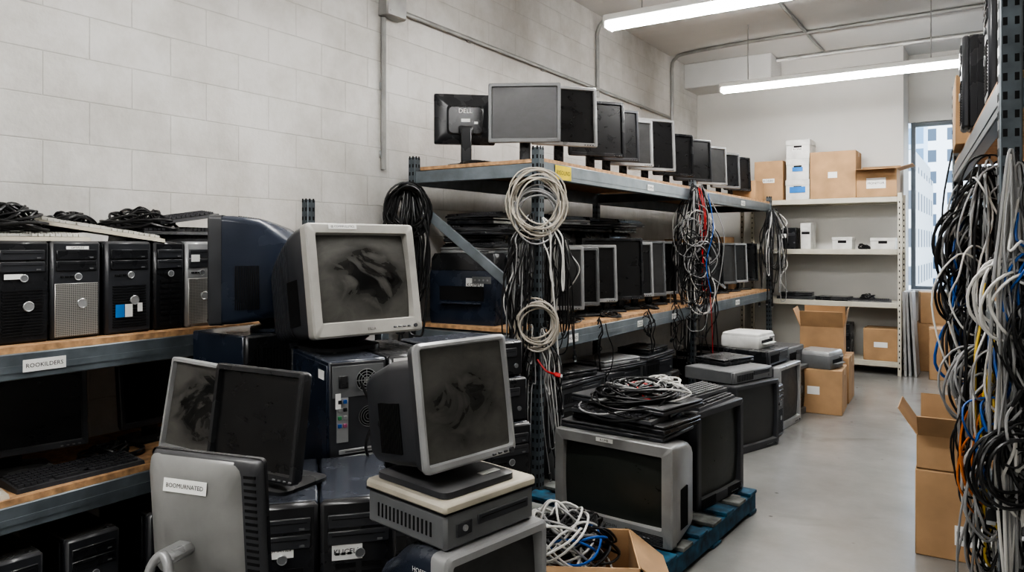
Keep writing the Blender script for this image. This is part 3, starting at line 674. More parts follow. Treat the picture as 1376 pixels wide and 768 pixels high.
# ---------------------------------------------------------------- main rack: upper deck
def row(items,z,X,group,k=1.16):
    for px,w,h,bz,sh,rz,zc,lab,scr in items:
        y=onX(px,X).y; w*=k; h*=k; zc=zc*k*.98
        place(('l',w,h,bz.name,sh.name,zc,scr.name),mk_lcd(w,h,bz,sh,scr,zc,3,.02),lab,(X,y,z),rz,group)
o=place(('l','back'),mk_lcd(.41,.34,zc=.33,tilt=-2),'black monitor turned to show its back, at the wall end of upper rack shelf',(-3.0,4.02,ZU),33+190)
MB().text('DELL',(0,.0498,.378),.09,.03,'B',M.paper).build('logo',o); sticker(o,(0,.0505,.315),.06,.022,'B',None); sticker(o,(-.07,.0505,.30),.025,.016,'B',None)
o=place(('l','front'),mk_lcd(.455,.375,M.grey,M.soft,M.gscr,.315,2,.02),'grey-edged monitor facing the camera at the near corner of upper rack shelf',(-2.50,3.98,ZU),30)
MB().text('DELL',(0,-.0312,.137),.05,.011,'F',M.paper).build('logo',o)
row([(757,.42,.36,M.silver,M.soft,52,.33,'silver-edged monitor directly behind the near corner monitor on the upper shelf',M.scr),
(800,.40,.36,M.black,M.black,54,.31,'third front-row monitor on the upper shelf, black-edged and angled to the aisle',M.scr),
(822,.40,.35,M.soft,M.soft,56,.30,'fourth front-row monitor on the upper shelf, just past the third',M.scr),
(845,.38,.33,M.silver,M.soft,58,.28,'fifth front-row monitor on the upper shelf, thin silver edge',M.gscr),
(874,.42,.39,M.silver,M.soft,58,.31,'tall silver-framed monitor on the upper shelf before the middle upright',M.scr),
(903,.40,.34,M.black,M.black,60,.28,'black monitor on the upper shelf above the middle cable bundle',M.scr),
(929,.42,.36,M.soft,M.soft,62,.28,'wide dark monitor on the upper shelf just past the middle upright',M.scr),
(954,.38,.35,M.silver,M.soft,64,.28,'silver-edged monitor in the far bay of the upper shelf',M.gscr),
(973,.38,.34,M.grey,M.soft,64,.27,'grey-edged monitor second from the far end of upper shelf',M.scr),
(989,.38,.34,M.black,M.black,66,.27,'black monitor last before the far end of upper shelf',M.scr)],ZU,-2.52,'monitors on the upper shelf of the main rack')
place(('b','far'),mk_box(.3,.3,.24),'small brown carton at far end of the upper rack shelf',(-2.5,8.95,ZU),88)
tangle('black cable lying under the back-turned monitor on upper shelf',(-2.85,3.93,ZU),.13,.03,2,.005,M.cb,4,'black cables on the upper shelf')

# lower deck
o=place('prb',mk_printer(.5,.42,.46,M.navy,M.black),'big dark printer with white label at near end of the lower rack shelf',(-2.93,4.07,ZD),6)
sticker(o,(.1,-.2125,.26),.13,.085,'F','KOMPU')
zp=ZD+.46
for i,(key,mk,h,x,y,a,lab) in enumerate((('lapg',mk_laptop(M.silver,.40,.29,.04),.04,-2.92,4.05,8,'silver flat unit resting directly on big dark printer'),('kb',KB,.03,-2.9,4.0,-6,'black keyboard over the silver unit on big dark printer'),('lapb',mk_laptop(M.black,.36,.27,.045),.045,-2.95,4.07,20,'thick black laptop in the pile on big dark printer'),('lapb2',mk_laptop(M.soft,.42,.28,.035),.035,-2.9,4.05,-12,'wide charcoal laptop near the top of pile on big dark printer'),('kb',KB,.03,-2.88,4.03,16,'black keyboard lying on the wide charcoal laptop above big dark printer'),('lapb',None,.045,-2.9,4.06,4,'thick black laptop higher in the pile on big dark printer'),('kb',KB,.03,-2.9,4.0,-14,'black keyboard crowning the pile on big dark printer'))):
    place(key,mk,lab,(x,y,zp),a); zp+=h+.002
row([(735,.42,.36,M.silver,M.grey,40,.26,'silver-edged monitor behind the near upright on the lower rack shelf',M.gscr),
(762,.40,.35,M.grey,M.soft,52,.26,'grey-edged monitor close behind the one at near upright on lower shelf',M.scr),
(790,.40,.36,M.silver,M.soft,58,.27,'silver-edged monitor leading the row on lower rack shelf, right of near upright',M.scr),
(822,.47,.41,M.black,M.black,58,.29,'largest black monitor in the lower rack row',M.scr),
(842,.42,.38,M.silver,M.soft,60,.28,'silver-edged monitor close behind the largest one in lower rack row',M.scr),
(861,.42,.40,M.grey,M.soft,62,.28,'grey-edged monitor second past the largest one in lower rack row',M.gscr),
(880,.42,.40,M.silver,M.soft,62,.28,'silver-edged monitor before the middle upright on lower rack shelf',M.scr),
(900,.40,.38,M.white,M.white,64,.28,'white-edged monitor beside the middle cable bundle on lower rack shelf',M.scr),
(948,.40,.38,M.black,M.black,66,.28,'black monitor just past the middle cable bundle on lower rack shelf',M.scr),
(967,.40,.38,M.grey,M.soft,66,.28,'second monitor past the middle cable bundle on lower rack shelf',M.gscr),
(983,.40,.38,M.silver,M.soft,66,.28,'third monitor past the middle cable bundle on lower rack shelf',M.scr),
(998,.40,.38,M.black,M.black,66,.28,'last monitor at far end of lower rack shelf',M.scr)],ZD,-2.48,'monitors on the lower shelf of the main rack')
for j,y in enumerate((4.95,5.48,6.0)):
    z=ZD
    for i in range(3):
        place('dkt',mk_desktop(.42,.40,.14,M.soft,M.black),f'dark desktop computer stacked behind the lower-row monitors of the near bay',(-2.98,y,z),90+rnd(-5,5),'dark desktops stacked behind monitors'); z+=.14
    nm=('left','middle','right')[j]
    place('prs' if j!=1 else 'prg',mk_printer(.44,.38,.2,M.soft if j!=1 else M.grey,M.black),f'{"grey" if j==1 else "charcoal"} printer atop the {nm} stack of dark desktops on lower rack shelf',(-2.95,y,z),90+rnd(-8,8)); z+=.2
    place('lapb',None,f'black laptop lying on the {nm} printer under the upper shelf',(-2.85,y,z),80+rnd(-12,12)); z+=.047
    place('lapg' if j!=1 else 'lapb2',None,f'flat {"silver" if j!=1 else "charcoal"} unit above the black laptop on the {nm} printer',(-2.8,y,z),84+rnd(-12,12)); z+=.042
    place('kb',KB,f'black keyboard topmost on the {nm} printer pile under the upper shelf',(-2.75,y,z),92+rnd(-12,12))
place(('b','lw'),mk_box(.34,.3,.16,0,True),'low white box on the lower rack shelf between two printer piles',(-2.92,5.22,ZD),90)
for x,y,z,w,d,h,lab in((-2.75,8.5,ZD,.42,.4,.36,'brown carton at the back of the far bay on lower rack shelf'),(-2.75,8.5,ZD+.36,.38,.36,.25,'brown carton stacked on another in far bay of lower rack shelf'),(-2.8,7.85,ZD,.45,.42,.58,'tall brown carton in the far bay behind the monitors'),(-2.85,7.2,ZD,.45,.42,.56,'brown carton behind the dark monitors just past middle upright')):
    o=place(('b',w,d,h),mk_box(w,d,h),lab,(x,y,z),90); sticker(o,(.05,-d/2-.001,h*.55),.1,.07,'F',None)
for y in(4.35,4.9,5.6): tangle('black cable lying along the front of lower rack shelf',(-2.36,y,ZD),.10,.03,1,.0045,M.cb,5,'black cables along the lower rack shelf')
for y in(4.55,5.3,5.9): bundle('over the front beam of lower rack shelf',(FX+.035,y,ZD+.01),3,.07,.55,.8,['black']*3+['grey'],'cables over the lower front beam',.0042,.02)
# floor under main rack
LW=mk_laptop(M.soft,.54,.34,.035)
for y,nm in((4.25,'by near upright'),(4.9,'behind the pallet'),(5.55,'in mid near bay')):
    place('uc',mk_crt(.46,.44,.44,M.grey,M.soft,M.gscr,0,None,sq=.7),f'grey-edged tube monitor on floor under the rack {nm}',(-2.46,y,0),80,'tube monitors under the rack')
    place('ud',mk_desktop(.46,.40,.13,M.grey,M.soft),f'grey desktop case on the tube monitor under the rack {nm}',(-2.42,y,.44),84,'desktop cases under the rack')
    place('lapw',LW,f'wide charcoal flat unit on the desktop case under the rack {nm}',(-2.38,y,.57),84+rnd(-8,8))
    place('lapb' if y!=4.9 else 'lapg',None,f'{"thick black laptop" if y!=4.9 else "silver flat unit"} topmost beneath the lower rack shelf {nm}',(-2.37,y,.607),80+rnd(-8,8))
for y in(6.05,6.8,7.3,7.8):
    place(('ft',),None,f'dark tower on the floor under far part of the main rack',(-2.5,y,0),90,'towers on the floor under the rack')

# ---------------------------------------------------------------- foreground pile
A=Vector((-1.81,1.69,0)); n65,t65=nv(65),tv(65)
hid='dark computer in the hidden bottom layer of the foreground pile'
G='bottom layer of the foreground pile'
HT=mk_tower(.2,.385,.43,'louver',M.navy,M.black); HD=mk_desktop(.40,.42,.13); HE=mk_desktop(.40,.36,.17)
for q in(.1,.305): place('ht',HT,hid,zz(A+t65*q-n65*.225,0),65,G)
c=A+t65*.2-n65*.225
for k in range(2): place('hd',HD,hid,zz(c,.385+.13*k),65,G)
zT=.645
o=place('tb',mk_tower(.2,.43,.45,'louver',M.navy,M.black),'dark tower turned to show its metal back panel, under the pale-bezelled tube monitor',zz(A+t65*.1-n65*.225,zT),245)
sticker(o,(.07,.232,.30),.018,.05,'B',None); sticker(o,(.103,.16,.38),.06,.03,'R',None)
o=place('tb2',mk_tower(.2,.43,.45,'slots',M.black,M.black),'black tower with white label on its front edge, right of the back-panel tower',zz(A+t65*.31-n65*.225,zT),65)
sticker(o,(0,-.2265,.405),.17,.035,'F','KTOOMDISSION')
c5=A+t65*.62-n65*.26
for q in(-.1,.1):
    for k in range(2): place('ht',HT,hid,zz(c5+t65*q,.385*k),65,G)
place('he',HE,'black desktop computer behind the smeared-screen monitor, lower of two',zz(c5,.77),65)
place('hd3',mk_desktop(.36,.34,.14),'black desktop computer behind the smeared-screen monitor, upper of two',zz(c5,.94),72)
c2=Vector((-2.53,2.0,0))
for q in(-.1,.1):
    for k in range(2): place('hts',mk_tower(.195,.385,.36,'louver',M.navy,M.black),hid,(c2.x,c2.y+q,.385*k),90,G)
place('he',HE,'black desktop computer under the dark side-on tube monitor, lower of two',zz(c2,.77),90)
place('he',HE,'black desktop computer directly under the dark side-on tube monitor',zz(c2,.94),88)
n76=nv(76); fc=Vector((-1.855,1.895,0))+RT*.03
o=place('p1',mk_crt(.44,.395,.43,M.pale,M.soft,M.dusty,10,'swivel',.034,.048,sh=.028,bd=.04,sq=.70,ribs=7),'big tube monitor with pale bezel and wiped dusty screen, on top of the pile',zz(fc-n76*.21,zT+.43),76)
T=Matrix.Translation((0,0,.028))@Matrix.Rotation(R(-10),4,'X')@Matrix.Translation((0,0,.1975))
MB(T).tag((-.08,-.2165,.184),.11,.016,'F','@ COMMPULLITICS').build('label_sticker',o); MB(T).text('ESLI.A',(0,-.2162,-.177),.04,.009,'F',M.ink).build('logo',o)
place('p2',mk_crt(.42,.42,.46,M.soft,M.navy,M.scr,0,'swivel',sh=.035,sq=.50,drop=.14,rad=.05),'dark tube monitor seen from the side behind the pale-bezelled one',(-2.47,2.03,1.112),-46)
# two layers of towers in front
n48,t48=nv(48),tv(48); B1=Vector((-1.57,1.30,0))-n48*.215
pos=[B1,B1+t48*.2,B1-t48*.2-n48*.09]
for p in pos: place('ht',HT,hid,zz(p,0),48,G)
o=place('bt1',mk_tower(.19,.385,.43,'slots',M.navy,M.black),'dark tower bearing the black-screened monitor, white label on its front',zz(pos[0],.385),48); sticker(o,(-.01,-.217,.27),.085,.045,'F','KOOMATIES')
o=place('bt2',mk_tower(.2,.385,.43,'slots',M.navy,M.black),'dark tower with label at bottom of picture, left of the stacked small tube monitors',zz(pos[1],.385),48); sticker(o,(-.03,-.217,.25),.08,.045,'F','KUCELE')
place('bt1',None,'dark tower under the silver-edged dusty monitor, hidden by the big monitor back',zz(pos[2],.385),48)
place(('l','L2'),mk_lcd(.35,.30,M.black,M.black,M.scr,.185,8,.016),'black-framed monitor with black screen leaning in the foreground pile',(-1.745,1.375,.77),4)
place(('l','L1'),mk_lcd(.33,.29,M.silver,M.black,M.dusty,.172,8,.012),'silver-edged monitor with smeared dusty screen, left of the black-framed one',(-2.06,1.42,.77),6,ry=3)
# big monitor back
c=Vector((-1.46,.99,0))
for k in range(4): place('hd3',None,hid,zz(c,.14*k),11,G)
def bigback():
    t=thing('flat_monitor','monitor'); zc=.295; w,h=.30,.29
    T=Matrix.Translation((0,0,zc))@Matrix.Rotation(R(-4),4,'X')
    MB(T).frame(w,h,w-.04,h-.045,-.016,-.002,M.black,.012).build('bezel',t); MB(T).box((0,-.008,0),(w-.04,.006,h-.045),M.gscr).build('screen',t)
    MB(T).loft([(-.006,w*.99,h*.99,.014,0,0),(.002,w*.98,h*.98,.02,0,0),(.012,w*.90,h*.90,.03,0,0)],M.soft).build('rear_shell',t)
    MB(T).loft([(.006,w*.84,h*.94,.02,.022,0),(.016,w*.80,h*.90,.03,.022,0),(.028,w*.62,h*.74,.05,.03,-.01),(.040,w*.42,h*.5,.04,.03,-.04)],M.tvsil).build('rear_cover',t,label='silver tapered rear cover')
    g=MB(T)
    for i in range(16): g.box((-w*.405,.010,-h*.38+i*h*.05),(w*.10,.006,.006),M.hole)
    g.build('side_vent',t)
    Tl=T@Matrix.Translation((.03,.0325,h*.275))@Matrix.Rotation(R(11),4,'X')
    MB(Tl).tag((0,.001,0),.115,.028,'B','BOOMURNATED').build('label_sticker',t)
    MB().loft([(0,.24,.2,.04,.03,.06),(.014,.24,.2,.04,.03,.06),(.02,.2,.16,.04,.03,.06)],M.tvsil,'z').build('base',t)
    P=smooth([(.0,.1,.01),(.0,.115,.12),(.004,.11,.215),(.03,.10,.25),(.056,.11,.215),(.06,.115,.12),(.06,.1,.01)],6)
    g=MB().tube(P,.010,M.silver,10); g.box((.03,.065,.242),(.05,.08,.026),M.silver,.01); g.build('stand_arm',t); return t
place('bigback',bigback,'silver-backed monitor seen from behind at lower left, with white label and curved stand arm',zz(c+RT*.02,.56),194)
# small tube stack
c=Vector((-1.135,1.465,0)); n82,t82=nv(80),tv(80)
for q in(-.1,.105): place('ht',HT,hid,zz(c+t82*q-n82*.03,0),80,G)
o=place('c5',mk_crt(.34,.385,.34,M.silver,M.navy,M.gscr,0,None,.022,.045),'silver-edged tube monitor at bottom of picture, under the cream-lidded desktop computer',zz(c,.385),80)
MB().text('HOFFT',(-.1675,-.08,.335),.05,.014,'L',M.paper).build('logo',o)
o=place('pd',mk_slab(.305,.295,.108),'flat grey desktop computer with cream lid between two silver-edged tube monitors',zz(c,.771),80)
o=place('m4',mk_crt(.30,.295,.27,M.silver,M.soft,M.dusty,8,'plate',.012,.017,sq=.66,bd=.014,drop=.10,rad=.02,slim=.84,sh=.036),'silver-edged monitor with deep dark body and smeared screen, on the cream-lidded desktop computer',zz(c+Vector((-.035,-.01,0)),.880),80)
sticker(o,(.06,-.12,.0192),.06,.02,'T',None)

# carton of cables
bx=Vector((-1.36,2.60,0)); bc=bx-RT*.10
place(('b','cab'),mk_box(.40,.38,.27,128),'open carton brimming with pale cables on the floor beside small tube stack',bx,30)
tangle('pale cable spilling out of open floor carton',(bc.x,bc.y,.25),.22,.19,3,.005,M.cw,5,'pale cables in the floor carton',.22)
tangle('grey cable spilling out of open floor carton',(bc.x,bc.y,.25),.21,.18,2,.005,M.cg,5,'grey cables in the floor carton',.2)
tangle('black cable mixed into open floor carton of pale cables',(bx.x-.05,bx.y,.24),.21,.16,5,.005,M.cb,5,'black cables in the floor carton',.12)
tangle('blue cable in open floor carton of pale cables',(bx.x+.02,bx.y-.05,.25),.15,.12,1,.005,M.cu,3)

# ---------------------------------------------------------------- pallet and televisions
t=thing('pallet','pallet','worn blue wooden pallet carrying two tube televisions',(-1.62,3.58,0),-3); pw,pl=.98,1.16
for x in(-pw/2+.03,0,pw/2-.03): MB().box((x,0,.06),(.05,pl,.085),M.pal,.004).build('stringer',t)
for i in range(7): MB().box((0,-pl/2+.05+i*(pl-.1)/6,.112),(pw,.105,.018),M.palw if i%2 else M.pal,.003).build('deck_board',t)
for y in(-pl/2+.05,0,pl/2-.05): MB().box((0,y,.0095),(pw,.1,.017),M.pal,.003).build('bottom_board',t)
zP=.122
o=place('tv1',mk_crt(.62,.45,.48,M.tvsil,M.tvsil,M.tvscr,0,None,.05,.075,'tube_television',True,.6),'large silver tube television facing the camera on the blue pallet',(-1.47,3.35,zP),-5)
sticker(o,(-.03,-.2412,.43),.09,.018,'F','KOMB'); MB().text('TOSHIN',(.0,-.2412,.048),.08,.014,'F',M.ink).build('logo',o)
place('tv2',mk_crt(.50,.50,.44,M.soft,M.black,M.tvscr,0,None,.035,.05,'tube_television',True,.6),'dark tube television facing the aisle on the blue pallet behind the silver one',(-1.42,3.89,zP),80)
zk=zP+.45
place('lapw',LW,'wide charcoal flat unit lowest in the pile on the silver television',(-1.5,3.32,zk),-4)
place('lapw2',mk_laptop(M.black,.52,.33,.04),'wide black flat unit second in the pile on the silver television',(-1.46,3.33,zk+.037),-10)
place('kb2',None,'black keyboard over the wide flat units on silver television',(-1.5,3.22,zk+.079),-8)
place('kb',KB,'second black keyboard in pile on silver television, turned askew',(-1.5,3.37,zk+.079),2)
place('lapw',None,'wide charcoal flat unit topmost under the cables on silver television',(-1.48,3.38,zk+.111),-12)
zk+=.148
tangle('grey cable heaped on keyboards above the silver television',(-1.48,3.36,zk),.24,.07,4,.0048,M.cg,4,'grey cables on the silver television',.12)
tangle('black cable heaped on keyboards above the silver television',(-1.46,3.36,zk),.27,.08,6,.005,M.cb,5,'black cables on the silver television',.15)
tangle('white cable heaped on keyboards above the silver television',(-1.40,3.38,zk),.2,.08,1,.005,M.cw,4)
tangle('red cable heaped on keyboards above the silver television',(-1.44,3.33,zk),.13,.07,1,.0045,M.cr,2)
place('kb2',None,'black keyboard on the dark television, nearest the aisle',(-1.3,3.86,zP+.5),84)
place('kb',KB,'black keyboard on the dark television, behind another keyboard',(-1.47,3.9,zP+.5),78)
place('kg',mk_keyboard(M.soft,M.grey),'charcoal keyboard with grey keys stacked over the dark television',(-1.36,3.88,zP+.532),80)
tangle('white cable lying on the rear keyboards over the dark television',(-1.53,3.86,zP+.565),.12,.05,2,.0055,M.cw,4,'white cables on the dark television')

# ---------------------------------------------------------------- aisle devices farther back
place('g1',mk_crt(.54,.48,.46,M.soft,M.soft,M.gscr,0,None,sq=.75),'dark tube monitor on the floor in front of middle upright, facing the aisle',(-1.64,5.45,0),72)
place('g1s',mk_desktop(.50,.42,.09,M.grey,M.grey),'flat grey desktop case on the dark tube monitor in the aisle',(-1.66,5.47,.48),74)
place('lapb',None,'black laptop on the flat grey desktop case in the aisle',(-1.73,5.6,.572),70)
place(('ft',),None,'black tower on floor between two tube monitors at the aisle edge',(-1.60,5.87,0),86)
place('g2',mk_crt(.5,.5,.46,M.silver,M.soft,M.gscr,0,None,sq=.7),'silver-edged tube monitor on the floor beyond the flat grey desktop case',(-1.62,6.27,0),84)
place('g5',mk_desktop(.44,.38,.12,M.black,M.soft),'low black desktop case on the silver-edged tube monitor by the aisle',(-1.66,6.22,.5),84)
place('g6',mk_printer(.36,.32,.12,M.white,M.white),'low white printer topmost by the aisle, right of the middle cable bundle',(-1.74,6.27,.62),84)
place('g9',mk_crt(.42,.42,.4,M.grey,M.black,M.scr,0,None,sq=.7),'grey-edged tube monitor on floor just before the brown cartons',(-1.60,6.77,0),84)
place('g10',mk_desktop(.40,.36,.16,M.soft,M.grey),'charcoal desktop case with grey front on the grey-edged tube monitor',(-1.64,6.78,.42),84)
o=place(('b','g3'),mk_box(.36,.44,.38),'brown carton on floor at the aisle edge below a grey printer',(-1.30,7.05,0),4); sticker(o,(-.05,-.221,.2),.1,.07,'F',None)
place('g7',mk_printer(.32,.30,.15,M.grey,M.silver),'small grey printer on the brown carton by the aisle',(-1.32,7.03,.382),80)
place(('b','g4'),mk_box(.42,.46,.42),'brown carton on floor behind the carton bearing grey printer',(-1.36,7.62,0),3)
place(('b','g4o'),mk_box(.38,.38,.27,10),'open brown carton stacked behind the grey printer near back shelving',(-1.40,7.62,.422),6)
place(('b','g8'),mk_box(.4,.4,.45),'tall carton left of the stacked open carton near back shelving',(-1.98,7.6,0),5)

# ---------------------------------------------------------------- back shelf contents
YS=9.5
def sx(px): return onY(px,YS).x
def bxs(px,z,w,d,h,lab,white=False,op=0,lb=None,rz=0):
    o=place(('b',w,d,h,white,op),mk_box(w,d,h,op,white),lab,(sx(px),YS,z),rz)
    if lb: sticker(o,(0,-d/2-.002,h*.5),lb[0],lb[1],'F',lb[2] if len(lb)>2 else None,lb[3] if len(lb)>3 else None)
    return o
bxs(1038,2.0,.34,.38,.48,'tall brown carton leftmost on the top back shelf',lb=(.14,.05,'KOBBE'))
bxs(1076,2.0,.28,.36,.24,'white archive box lowest of three on the top back shelf',True,lb=(.18,.07,None,M.blues))
bxs(1076,2.24,.27,.35,.25,'white archive box in the middle of three on the top back shelf',True,lb=(.12,.05,None,M.blues))
bxs(1076,2.49,.28,.34,.23,'white archive box topmost of three on the top back shelf',True,lb=(.12,.04,'KONE'))
bxs(1123,2.0,.50,.40,.55,'largest brown carton on the top back shelf',lb=(.1,.07))
bxs(1180,2.0,.42,.36,.32,'brown carton with half-open flaps at right end of top back shelf',op=74,lb=(.2,.12,'MONITOR'))
o=place(('b','bk'),mk_desktop(.2,.3,.26,M.black,M.black),'small black cube device on second back shelf',(sx(1062),YS,1.41),0); sticker(o,(-.04,-.152,.16),.06,.05,'F',None)
bxs(1086,1.41,.12,.3,.31,'narrow white box upright on second back shelf',True)
bxs(1134,1.41,.22,.26,.14,'low white box mid-way along the second back shelf',True)
bxs(1188,1.41,.26,.26,.13,'low white box near right end of second back shelf',True)
tangle('black cable coiled between two low white boxes on second back shelf',(sx(1160),YS-.08,1.41),.09,.06,1,.006,M.cb,6)
place('lapb2',None,'charcoal laptop at left of the third back shelf',(sx(1072),YS-.03,.81),0); place('lapb',None,'black laptop stacked on the charcoal one on third back shelf',(sx(1072),YS-.03,.847),5)
place('lapb',None,'black laptop in the middle of third back shelf',(sx(1122),YS-.05,.81),-4); place('kb',KB,'black keyboard at right of the third back shelf',(sx(1170),YS-.1,.81),3)
tangle('black cable on the keyboard of third back shelf',(sx(1168),YS-.08,.845),.1,.05,1,.006,M.cb,5)
place(('b','bt'),mk_desktop(.18,.3,.4,M.black,M.black),'black upright device on the bottom back shelf',(sx(1134),YS,.15),0)
bxs(1119,.15,.09,.3,.38,'slim white box beside the black device on bottom back shelf',True)
bxs(1186,.15,.36,.34,.36,'brown carton on the bottom back shelf',lb=(.14,.06))
# window corner
place(('b','w1'),mk_box(.34,.36,.55),'brown carton on floor below the window at right of aisle',(-.46,9.42,0),4)
place(('b','w2'),mk_box(.36,.36,.55),'brown carton on floor under the window sill, lower of two',(-.62,10.0,0),2)
place(('b','w3'),mk_box(.26,.32,.36),'brown carton stacked on another under the window sill',(-.64,10.0,.552),8)
for x,a,lab in((-.85,1.2,'grey board leaning on shelving end, closest to the shelves'),(-.805,2.2,'grey board leaning on shelving end, in the middle'),(-.75,3.2,'grey board leaning on shelving end, closest to the window')):
    def mkp():
        t=thing('panel_board','board'); MB().box((0,0,.47),(.022,.42,.94),M.panel,.003).build('sheet',t); MB().box((0,-.212,.47),(.026,.008,.94),M.metal).build('edge_strip',t); return t
    place('pb',mkp,lab,(x,9.5,0),0,ry=-a)

# ---------------------------------------------------------------- right side
o=place(('b','r1'),mk_box(.32,.34,.40),'closed brown carton on floor at right with printed label',(-.17,4.15,0),2)
sticker(o,(.06,-.171,.12),.12,.09,'F','||| || |||'); 
place(('b','r2'),mk_box(.31,.32,.16,22),'open brown carton on top of the closed carton at right',(-.17,4.15,.402),2)
place('r2k',mk_laptop(M.soft,.24,.2,.05),'small charcoal device lying inside the open carton at right',(-.17,4.15,.42),10)
place('prs',None,'charcoal printer sunk in shadow on low deck of right rack',RL(.3,1.7,.75),-86)
place('prs',None,'charcoal printer on middle deck of right rack',RL(.3,1.6,1.3),-86)
o=place(('rt',),mk_tower(.19,.42,.40,'slots',M.white,M.white),'white tower on floor under the near end of right rack',RL(.18,.62,0),-84)
place(('ft',),None,'black tower standing on top deck of right rack, nearer the upright',RL(.2,.55,1.95),-86)
place(('ft',),None,'black tower standing on top deck of right rack beside brown carton',RL(.16,1.25,1.95),-86)
place(('b','r3'),mk_box(.42,.34,.34),'brown carton overhanging top deck of right rack',RL(.12,1.95,1.95),-86)
place(('b','r5'),mk_box(.3,.24,.2),'brown carton perched on near black tower of right rack',RL(.2,.5,2.342),-86)
GR='cables on the right rack side'
bundle('in the big tangle off the right rack side',RL(-.0,.75,1.72),18,.13,.35,1.3,['black','grey','black','white','black','black','grey','black'],GR,.0042,.10)
vtangle('the big tangle off the right rack side',RL(-.03,.75,1.22),.16,.46,30,['black','grey','black','white','black','black','blue','black','grey','black','white','black'],'looping cables on the right rack side',.0042,.11)
vtangle('the lower tangle off the right rack side',RL(-.01,.5,.76),.14,.44,28,['black','yellow','grey','white','black','blue','black','grey','black','white','yellow','black','orange','grey'],'looping cables low on the right rack',.0041,.10)
vtangle('the near upright of the right rack',RL(.015,-.07,1.05),.085,.55,26,['black','white','black','grey','black','white','grey','black','blue','black','grey','black'],'looping cables on the near right upright',.0038,.06)
bundle('low in the right rack tangle',RL(-.0,.5,1.30),12,.11,.2,.85,['black','grey','white','black','black','yellow','grey','black','blue','white','black'],'cables low on the right rack',.0042,.10)
bundle('over the near upright of the right rack',RL(.005,-.06,1.66),12,.075,.35,1.2,['black','grey','black','white','black','black','grey'],'cables on the near right upright',.0038,.05)
coil('white cable coil on right rack near upright, at eye level',RL(-.01,-.1,1.30),-FW,.085,7,.0042,M.cw)
coil('grey cable coil low on the right rack tangle',RL(-.03,.5,.98),-FW,.11,7,.0044,M.cg)
coil('black cable coil on right rack near upright, low down',RL(-.01,-.12,.85),-FW,.085,8,.0048,M.cb)
coil('black cable coil high on the right rack tangle',RL(-.05,.7,1.45),-FW,.12,8,.0048,M.cb)

# ---------------------------------------------------------------- main rack cables
hk=Vector((FX+.03,3.70,0))
coil('thick beige cable coil hung high on near rack upright',zz(hk-FW*.05,1.70),-FW,.145,10,.0055,M.ct)
coil('grey cable coil behind the beige one on near rack upright',zz(hk-FW*.02,1.64),-FW,.12,7,.0055,M.cg)
coil('tight beige cable coil hung half-way down near rack upright',zz(hk-FW*.05,1.00),-FW,.105,9,.0058,M.ct)
bundle('down the near upright of the main rack',zz(hk,1.60),18,.18,.5,1.25,['black','black','grey','black','white','black','grey','black','black','grey','black'],'cables down the near rack upright',.0040,.07,.25)
bundle('from the lower coil of near rack upright',zz(hk,.95),13,.14,.08,.6,['black','grey','black','black','white','black','grey'],'cables below the lower coil',.0038,.07,.28)
bundle('beside the near upright towards the monitors',zz(Vector((FX+.03,3.95,0)),1.5),8,.12,.75,1.2,['black']*5+['white'],'cables beside the near upright',.0042,.05)
cable([zz(hk-FW*.06,.8),zz(hk-FW*.09+RT*.05,.74),zz(hk-FW*.09+RT*.1,.72)],.006,M.cr,'short red lead on near rack upright below lower coil',plug=M.cr)
hm=Vector((FX+.05,6.36,0))
bundle('down the middle upright of the main rack',zz(hm,1.95),22,.21,.35,1.4,['black','black','grey','black','white','black','grey','black','black','white','black','black','grey','black','black','black','white','black','red'],'cables down the middle rack upright',.0047,.1)
vtangle('the middle upright of the main rack',zz(hm-FW*.03,1.3),.20,.5,12,['black','grey','white','black','black','black','grey','black'],'looping cables on the middle rack upright',.0045,.1,(2,4))
cable([zz(hm-FW*.11+RT*.08,1.9),zz(hm-FW*.13+RT*.12,1.6),zz(hm-FW*.13+RT*.06,1.3),zz(hm-FW*.13+RT*.1,1.05)],.0045,M.cu,'thin blue lead hanging down the middle rack upright')
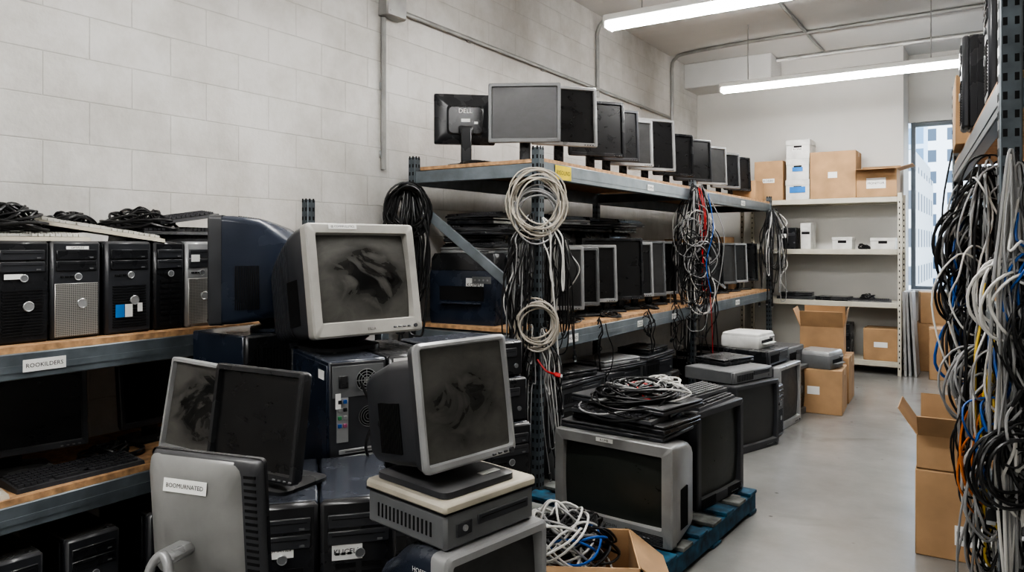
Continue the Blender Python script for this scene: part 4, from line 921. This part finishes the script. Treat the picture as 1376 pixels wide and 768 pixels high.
coil('white cable coil hung high on middle rack upright',zz(hm-FW*.06,1.62),-FW,.12,6,.005,M.cw)
bundle('down the far upright of the main rack',zz(Vector((FX+.06,8.95,0)),1.85),12,.15,.75,1.45,['black','grey','black','white','black','black','grey'],'cables down the far rack upright',.0058,.06)
hr=Vector((-3.2,3.68,0))
bundle('from the wall-side upright at near end of main rack',zz(hr,1.82),12,.17,.75,1.4,['black'],'black cables on wall-side upright',.006,.08)
coil('black cable coil hung on the wall-side upright of main rack',zz(hr-FW*.06,1.68),-FW,.13,9,.007,M.cb)
cable([zz(A+t65*.1+n65*.03,1.0),zz(A+t65*.13+n65*.06,.9),zz(A+t65*.1+n65*.07,.8),zz(A+t65*.15+n65*.05,.7)],.005,M.cb,'black lead hanging from back panel of the turned tower')

# ---------------------------------------------------------------- light, world, camera
W=bpy.data.worlds.new('world'); S.world=W; W.use_nodes=True; nt=W.node_tree
sk=nt.nodes.new('ShaderNodeTexSky'); 
try: sk.sky_type='NISHITA'; sk.sun_disc=False; sk.sun_elevation=R(40)
except Exception: pass
mx=nt.nodes.new('ShaderNodeMix'); mx.data_type='RGBA'; mx.inputs['Factor'].default_value=.8; nt.links.new(sk.outputs[0],mx.inputs['A']); mx.inputs['B'].default_value=(.75,.88,1,1)
nt.links.new(mx.outputs['Result'],nt.nodes['Background'].inputs['Color']); nt.nodes['Background'].inputs['Strength'].default_value=1.7
sl=bpy.data.lights.new('sun','SUN'); sl.energy=3; sl.angle=R(2); so=bpy.data.objects.new('sun',sl); COL.objects.link(so); so.rotation_euler=(R(50),0,R(-20)); so.location=(0,-20,40)
cd=bpy.data.cameras.new('camera'); cam=bpy.data.objects.new('camera',cd); COL.objects.link(cam); cam.location=(0,0,H); cam.rotation_euler=(R(90),0,TH)
cd.sensor_width=36; cd.lens=36*1000/1376; cd.shift_y=-54/1376; cd.clip_start=.05; cd.clip_end=400; S.camera=cam
S.view_settings.view_transform='AgX'
try: S.view_settings.look='AgX - High Contrast'
except Exception: pass
S.view_settings.exposure=0.48
